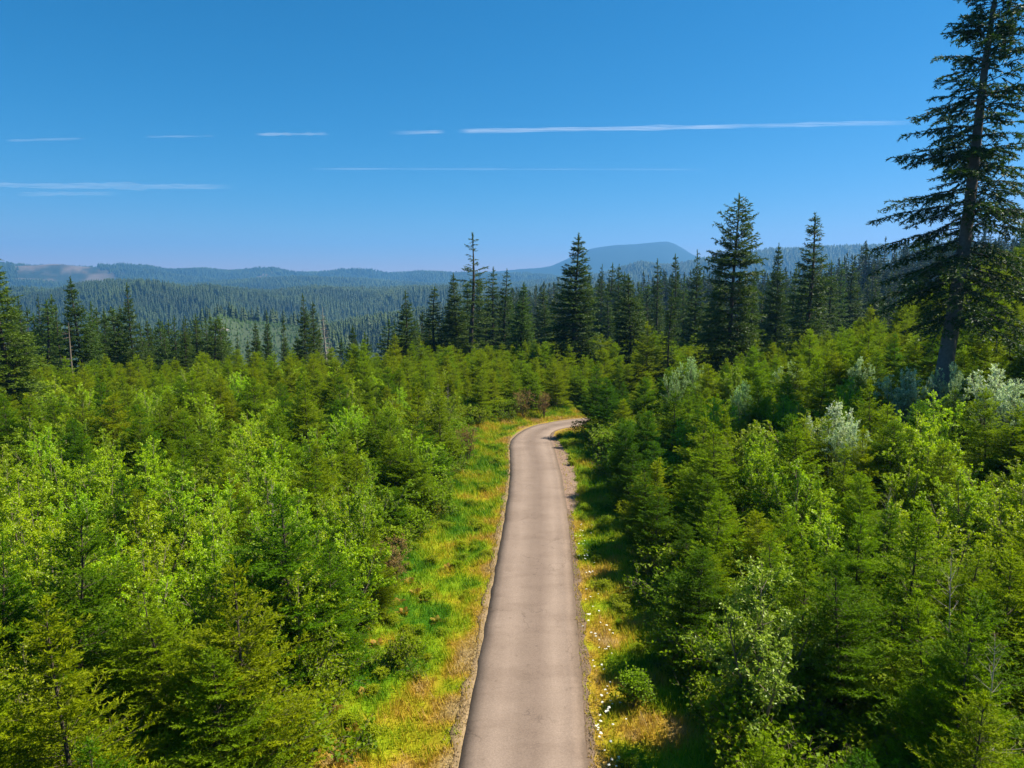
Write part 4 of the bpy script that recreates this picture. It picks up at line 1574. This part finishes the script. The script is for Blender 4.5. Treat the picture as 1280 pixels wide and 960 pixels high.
# rock on the knoll's top
def rock():
    rng = np.random.default_rng(2)
    x, y = at_dist(277, 890)
    import bmesh
    bm = bmesh.new()
    bmesh.ops.create_icosphere(bm, subdivisions=3, radius=1)
    for v_ in bm.verts:
        q = v_.co
        k = 1 + .55 * float(fbm(np.array([q.x * 1.7 + q.z]), np.array([q.y * 1.7 - q.z]), 8, 4)[0]) * 1.5
        v_.co = Vector((q.x * 6 * k, q.y * 5 * k, q.z * 2.6 * k))
    me = bpy.data.meshes.new('rock')
    bm.to_mesh(me)
    bm.free()
    me.materials.append(plain('pale_rock', (.12, .11, .09), (.27, .24, .20), .4))
    o = link('rock_outcrop', me)
    o.location = (x, y, gz(x, y) + 1)
    o['label'] = 'pale rock outcrop on the top of the small green knoll in the valley'
    o['category'] = 'rock'


rock()

# ------------------------------------------------------------------ thin high clouds
def cloud_material():
    m, nt, out = new_mat('thin_ice_cloud')
    ed = N(nt, "ShaderNodeAttribute", attribute_name='dens').outputs['Fac']
    tc = N(nt, "ShaderNodeTexCoord")
    mp = N(nt, "ShaderNodeMapping")
    mp.inputs['Scale'].default_value = (1 / 1500., 1 / 260., 1 / 260.)
    nt.links.new(tc.outputs['Object'], mp.inputs[0])
    n1 = noise(nt, 1.0, 6, .62, vec=mp.outputs[0])
    r_ = ramp(nt, n1, [(.34, .05), (.64, 1.0)])
    mu = N(nt, "ShaderNodeMath", operation='MULTIPLY')
    nt.links.new(ed, mu.inputs[0])
    nt.links.new(r_, mu.inputs[1])
    d = N(nt, "ShaderNodeBsdfDiffuse")
    d.inputs[0].default_value = (.9, .9, .9, 1)
    t2 = N(nt, "ShaderNodeBsdfTranslucent")
    t2.inputs[0].default_value = (.9, .9, .9, 1)
    ms = N(nt, "ShaderNodeMixShader")
    ms.inputs[0].default_value = .6
    nt.links.new(d.outputs[0], ms.inputs[1])
    nt.links.new(t2.outputs[0], ms.inputs[2])
    tr = N(nt, "ShaderNodeBsdfTransparent")
    m2 = N(nt, "ShaderNodeMixShader")
    nt.links.new(mu.outputs[0], m2.inputs[0])
    nt.links.new(tr.outputs[0], m2.inputs[1])
    nt.links.new(ms.outputs[0], m2.inputs[2])
    nt.links.new(m2.outputs[0], out.inputs[0])
    return m


M['cloud'] = cloud_material()


def cloud(u0, v0, u1, v1, th, dens, label, seed, alt=5200, bright=None):
    """flattened ragged lens of ice cloud between two directions"""
    P = []
    for (u_, v_) in ((u0, v0), (u1, v1)):
        d = ray(u_, v_)
        t = alt / d[2]
        P.append(d * t)
    a, b = np.array(P[0]), np.array(P[1])
    a[2] += CAM_Z
    b[2] += CAM_Z
    dist = (np.linalg.norm(a[:2]) + np.linalg.norm(b[:2])) / 2
    el = alt / dist
    hw = th / 2 * dist / FPX / el / 1.0            # lies flat: width across seen obliquely
    ax = unit(b - a)
    sd = unit(np.cross(ax, [0, 0, 1.]))
    n, m = 90, 12
    V, A = [], []
    for i in range(n + 1):
        s = i / n
        c = a + (b - a) * s
        wob = float(fbm(np.array([s * 9 + seed]), np.array([seed * 1.7]), 3, 4)[0])
        wv = hw * (.7 + 1.2 * float(fbm(np.array([s * 14 + seed]), np.array([seed * 2.3]), 6, 3)[0]) + .3)
        fade = float(sstep(0, .12, np.array(s)) * (1 - sstep(.85, 1, np.array(s))))
        if bright is not None:
            fade *= float(np.interp(s, [q[0] for q in bright], [q[1] for q in bright]))
        for k in range(m):
            t = 2 * PI * k / m
            off = math.cos(t)
            V.append(c + sd * (off * wv + wob * hw * .8) + np.array([0, 0, math.sin(t) * wv * .12]))
            A.append(dens * fade * (1 - abs(off)) ** .7)
    F = []
    for i in range(n):
        for k in range(m):
            p, q = i * m + k, i * m + (k + 1) % m
            F.append((p, q, q + m, p + m))
    o = link('cloud', mesh_np('cloud', V, F, [M['cloud']], {'dens': A}, smooth=True))
    o['label'] = label
    o['category'] = 'cloud'
    o.visible_shadow = True


cloud(478, 166, 1165, 153, 3.6, .27, 'long white contrail-like streak high across the right half of the sky', 1,
      bright=[(0, .6), (.1, .9), (.12, .0), (.15, .0), (.17, .9), (.3, 1), (.62, 1), (.7, .45), (.8, .7), (1, .8)])
cloud(318, 168, 412, 167, 2.6, .18, 'short white cloud wisp left of the long streak', 2)
cloud(180, 171, 272, 170, 1.6, .11, 'faint short cloud wisp, second left of the long streak', 3)
cloud(5, 176, 110, 173, 1.6, .09, 'faintest short cloud wisp near the left edge, level with the long streak', 4)
cloud(-40, 231, 300, 234, 4.2, .18, 'lower white cloud streak at the left edge of the sky', 5, alt=3400)
cloud(20, 243, 150, 242, 2.2, .15, 'thin wisp just below the lower left cloud streak', 6, alt=3300)
cloud(360, 211, 900, 212, 1.4, .09, 'very faint thin line of cloud below the long streak', 7, alt=3800)

# ------------------------------------------------------------------ air
def haze():
    x0, x1, y0, y1, z0, z1 = -9850, 9850, -9850, 9850, -330, 515
    V = [(x, y, z) for z in (z0, z1) for x, y in ((x0, y0), (x1, y0), (x1, y1), (x0, y1))]
    F = [(0, 3, 2, 1), (4, 5, 6, 7), (0, 1, 5, 4), (1, 2, 6, 5), (2, 3, 7, 6), (3, 0, 4, 7)]
    m, nt, out = new_mat('thin_blue_air')
    pv = N(nt, "ShaderNodeVolumePrincipled")
    pv.inputs['Color'].default_value = (.17, .51, 1.0, 1)
    pv.inputs['Density'].default_value = 1.15e-4
    pv.inputs['Anisotropy'].default_value = 0.2
    nt.links.new(pv.outputs[0], out.inputs['Volume'])
    o = link('haze', mesh_np('haze', V, F, [m]))
    o['kind'] = 'stuff'
    o['label'] = 'thin blue summer haze filling the air between the camera and the far ridges'
    o['category'] = 'haze'


haze()
print('tris', sum(len(me.loops) - 2 * len(me.polygons) for me in bpy.data.meshes), 'grass', ngrass, 'objects', len(bpy.data.objects))
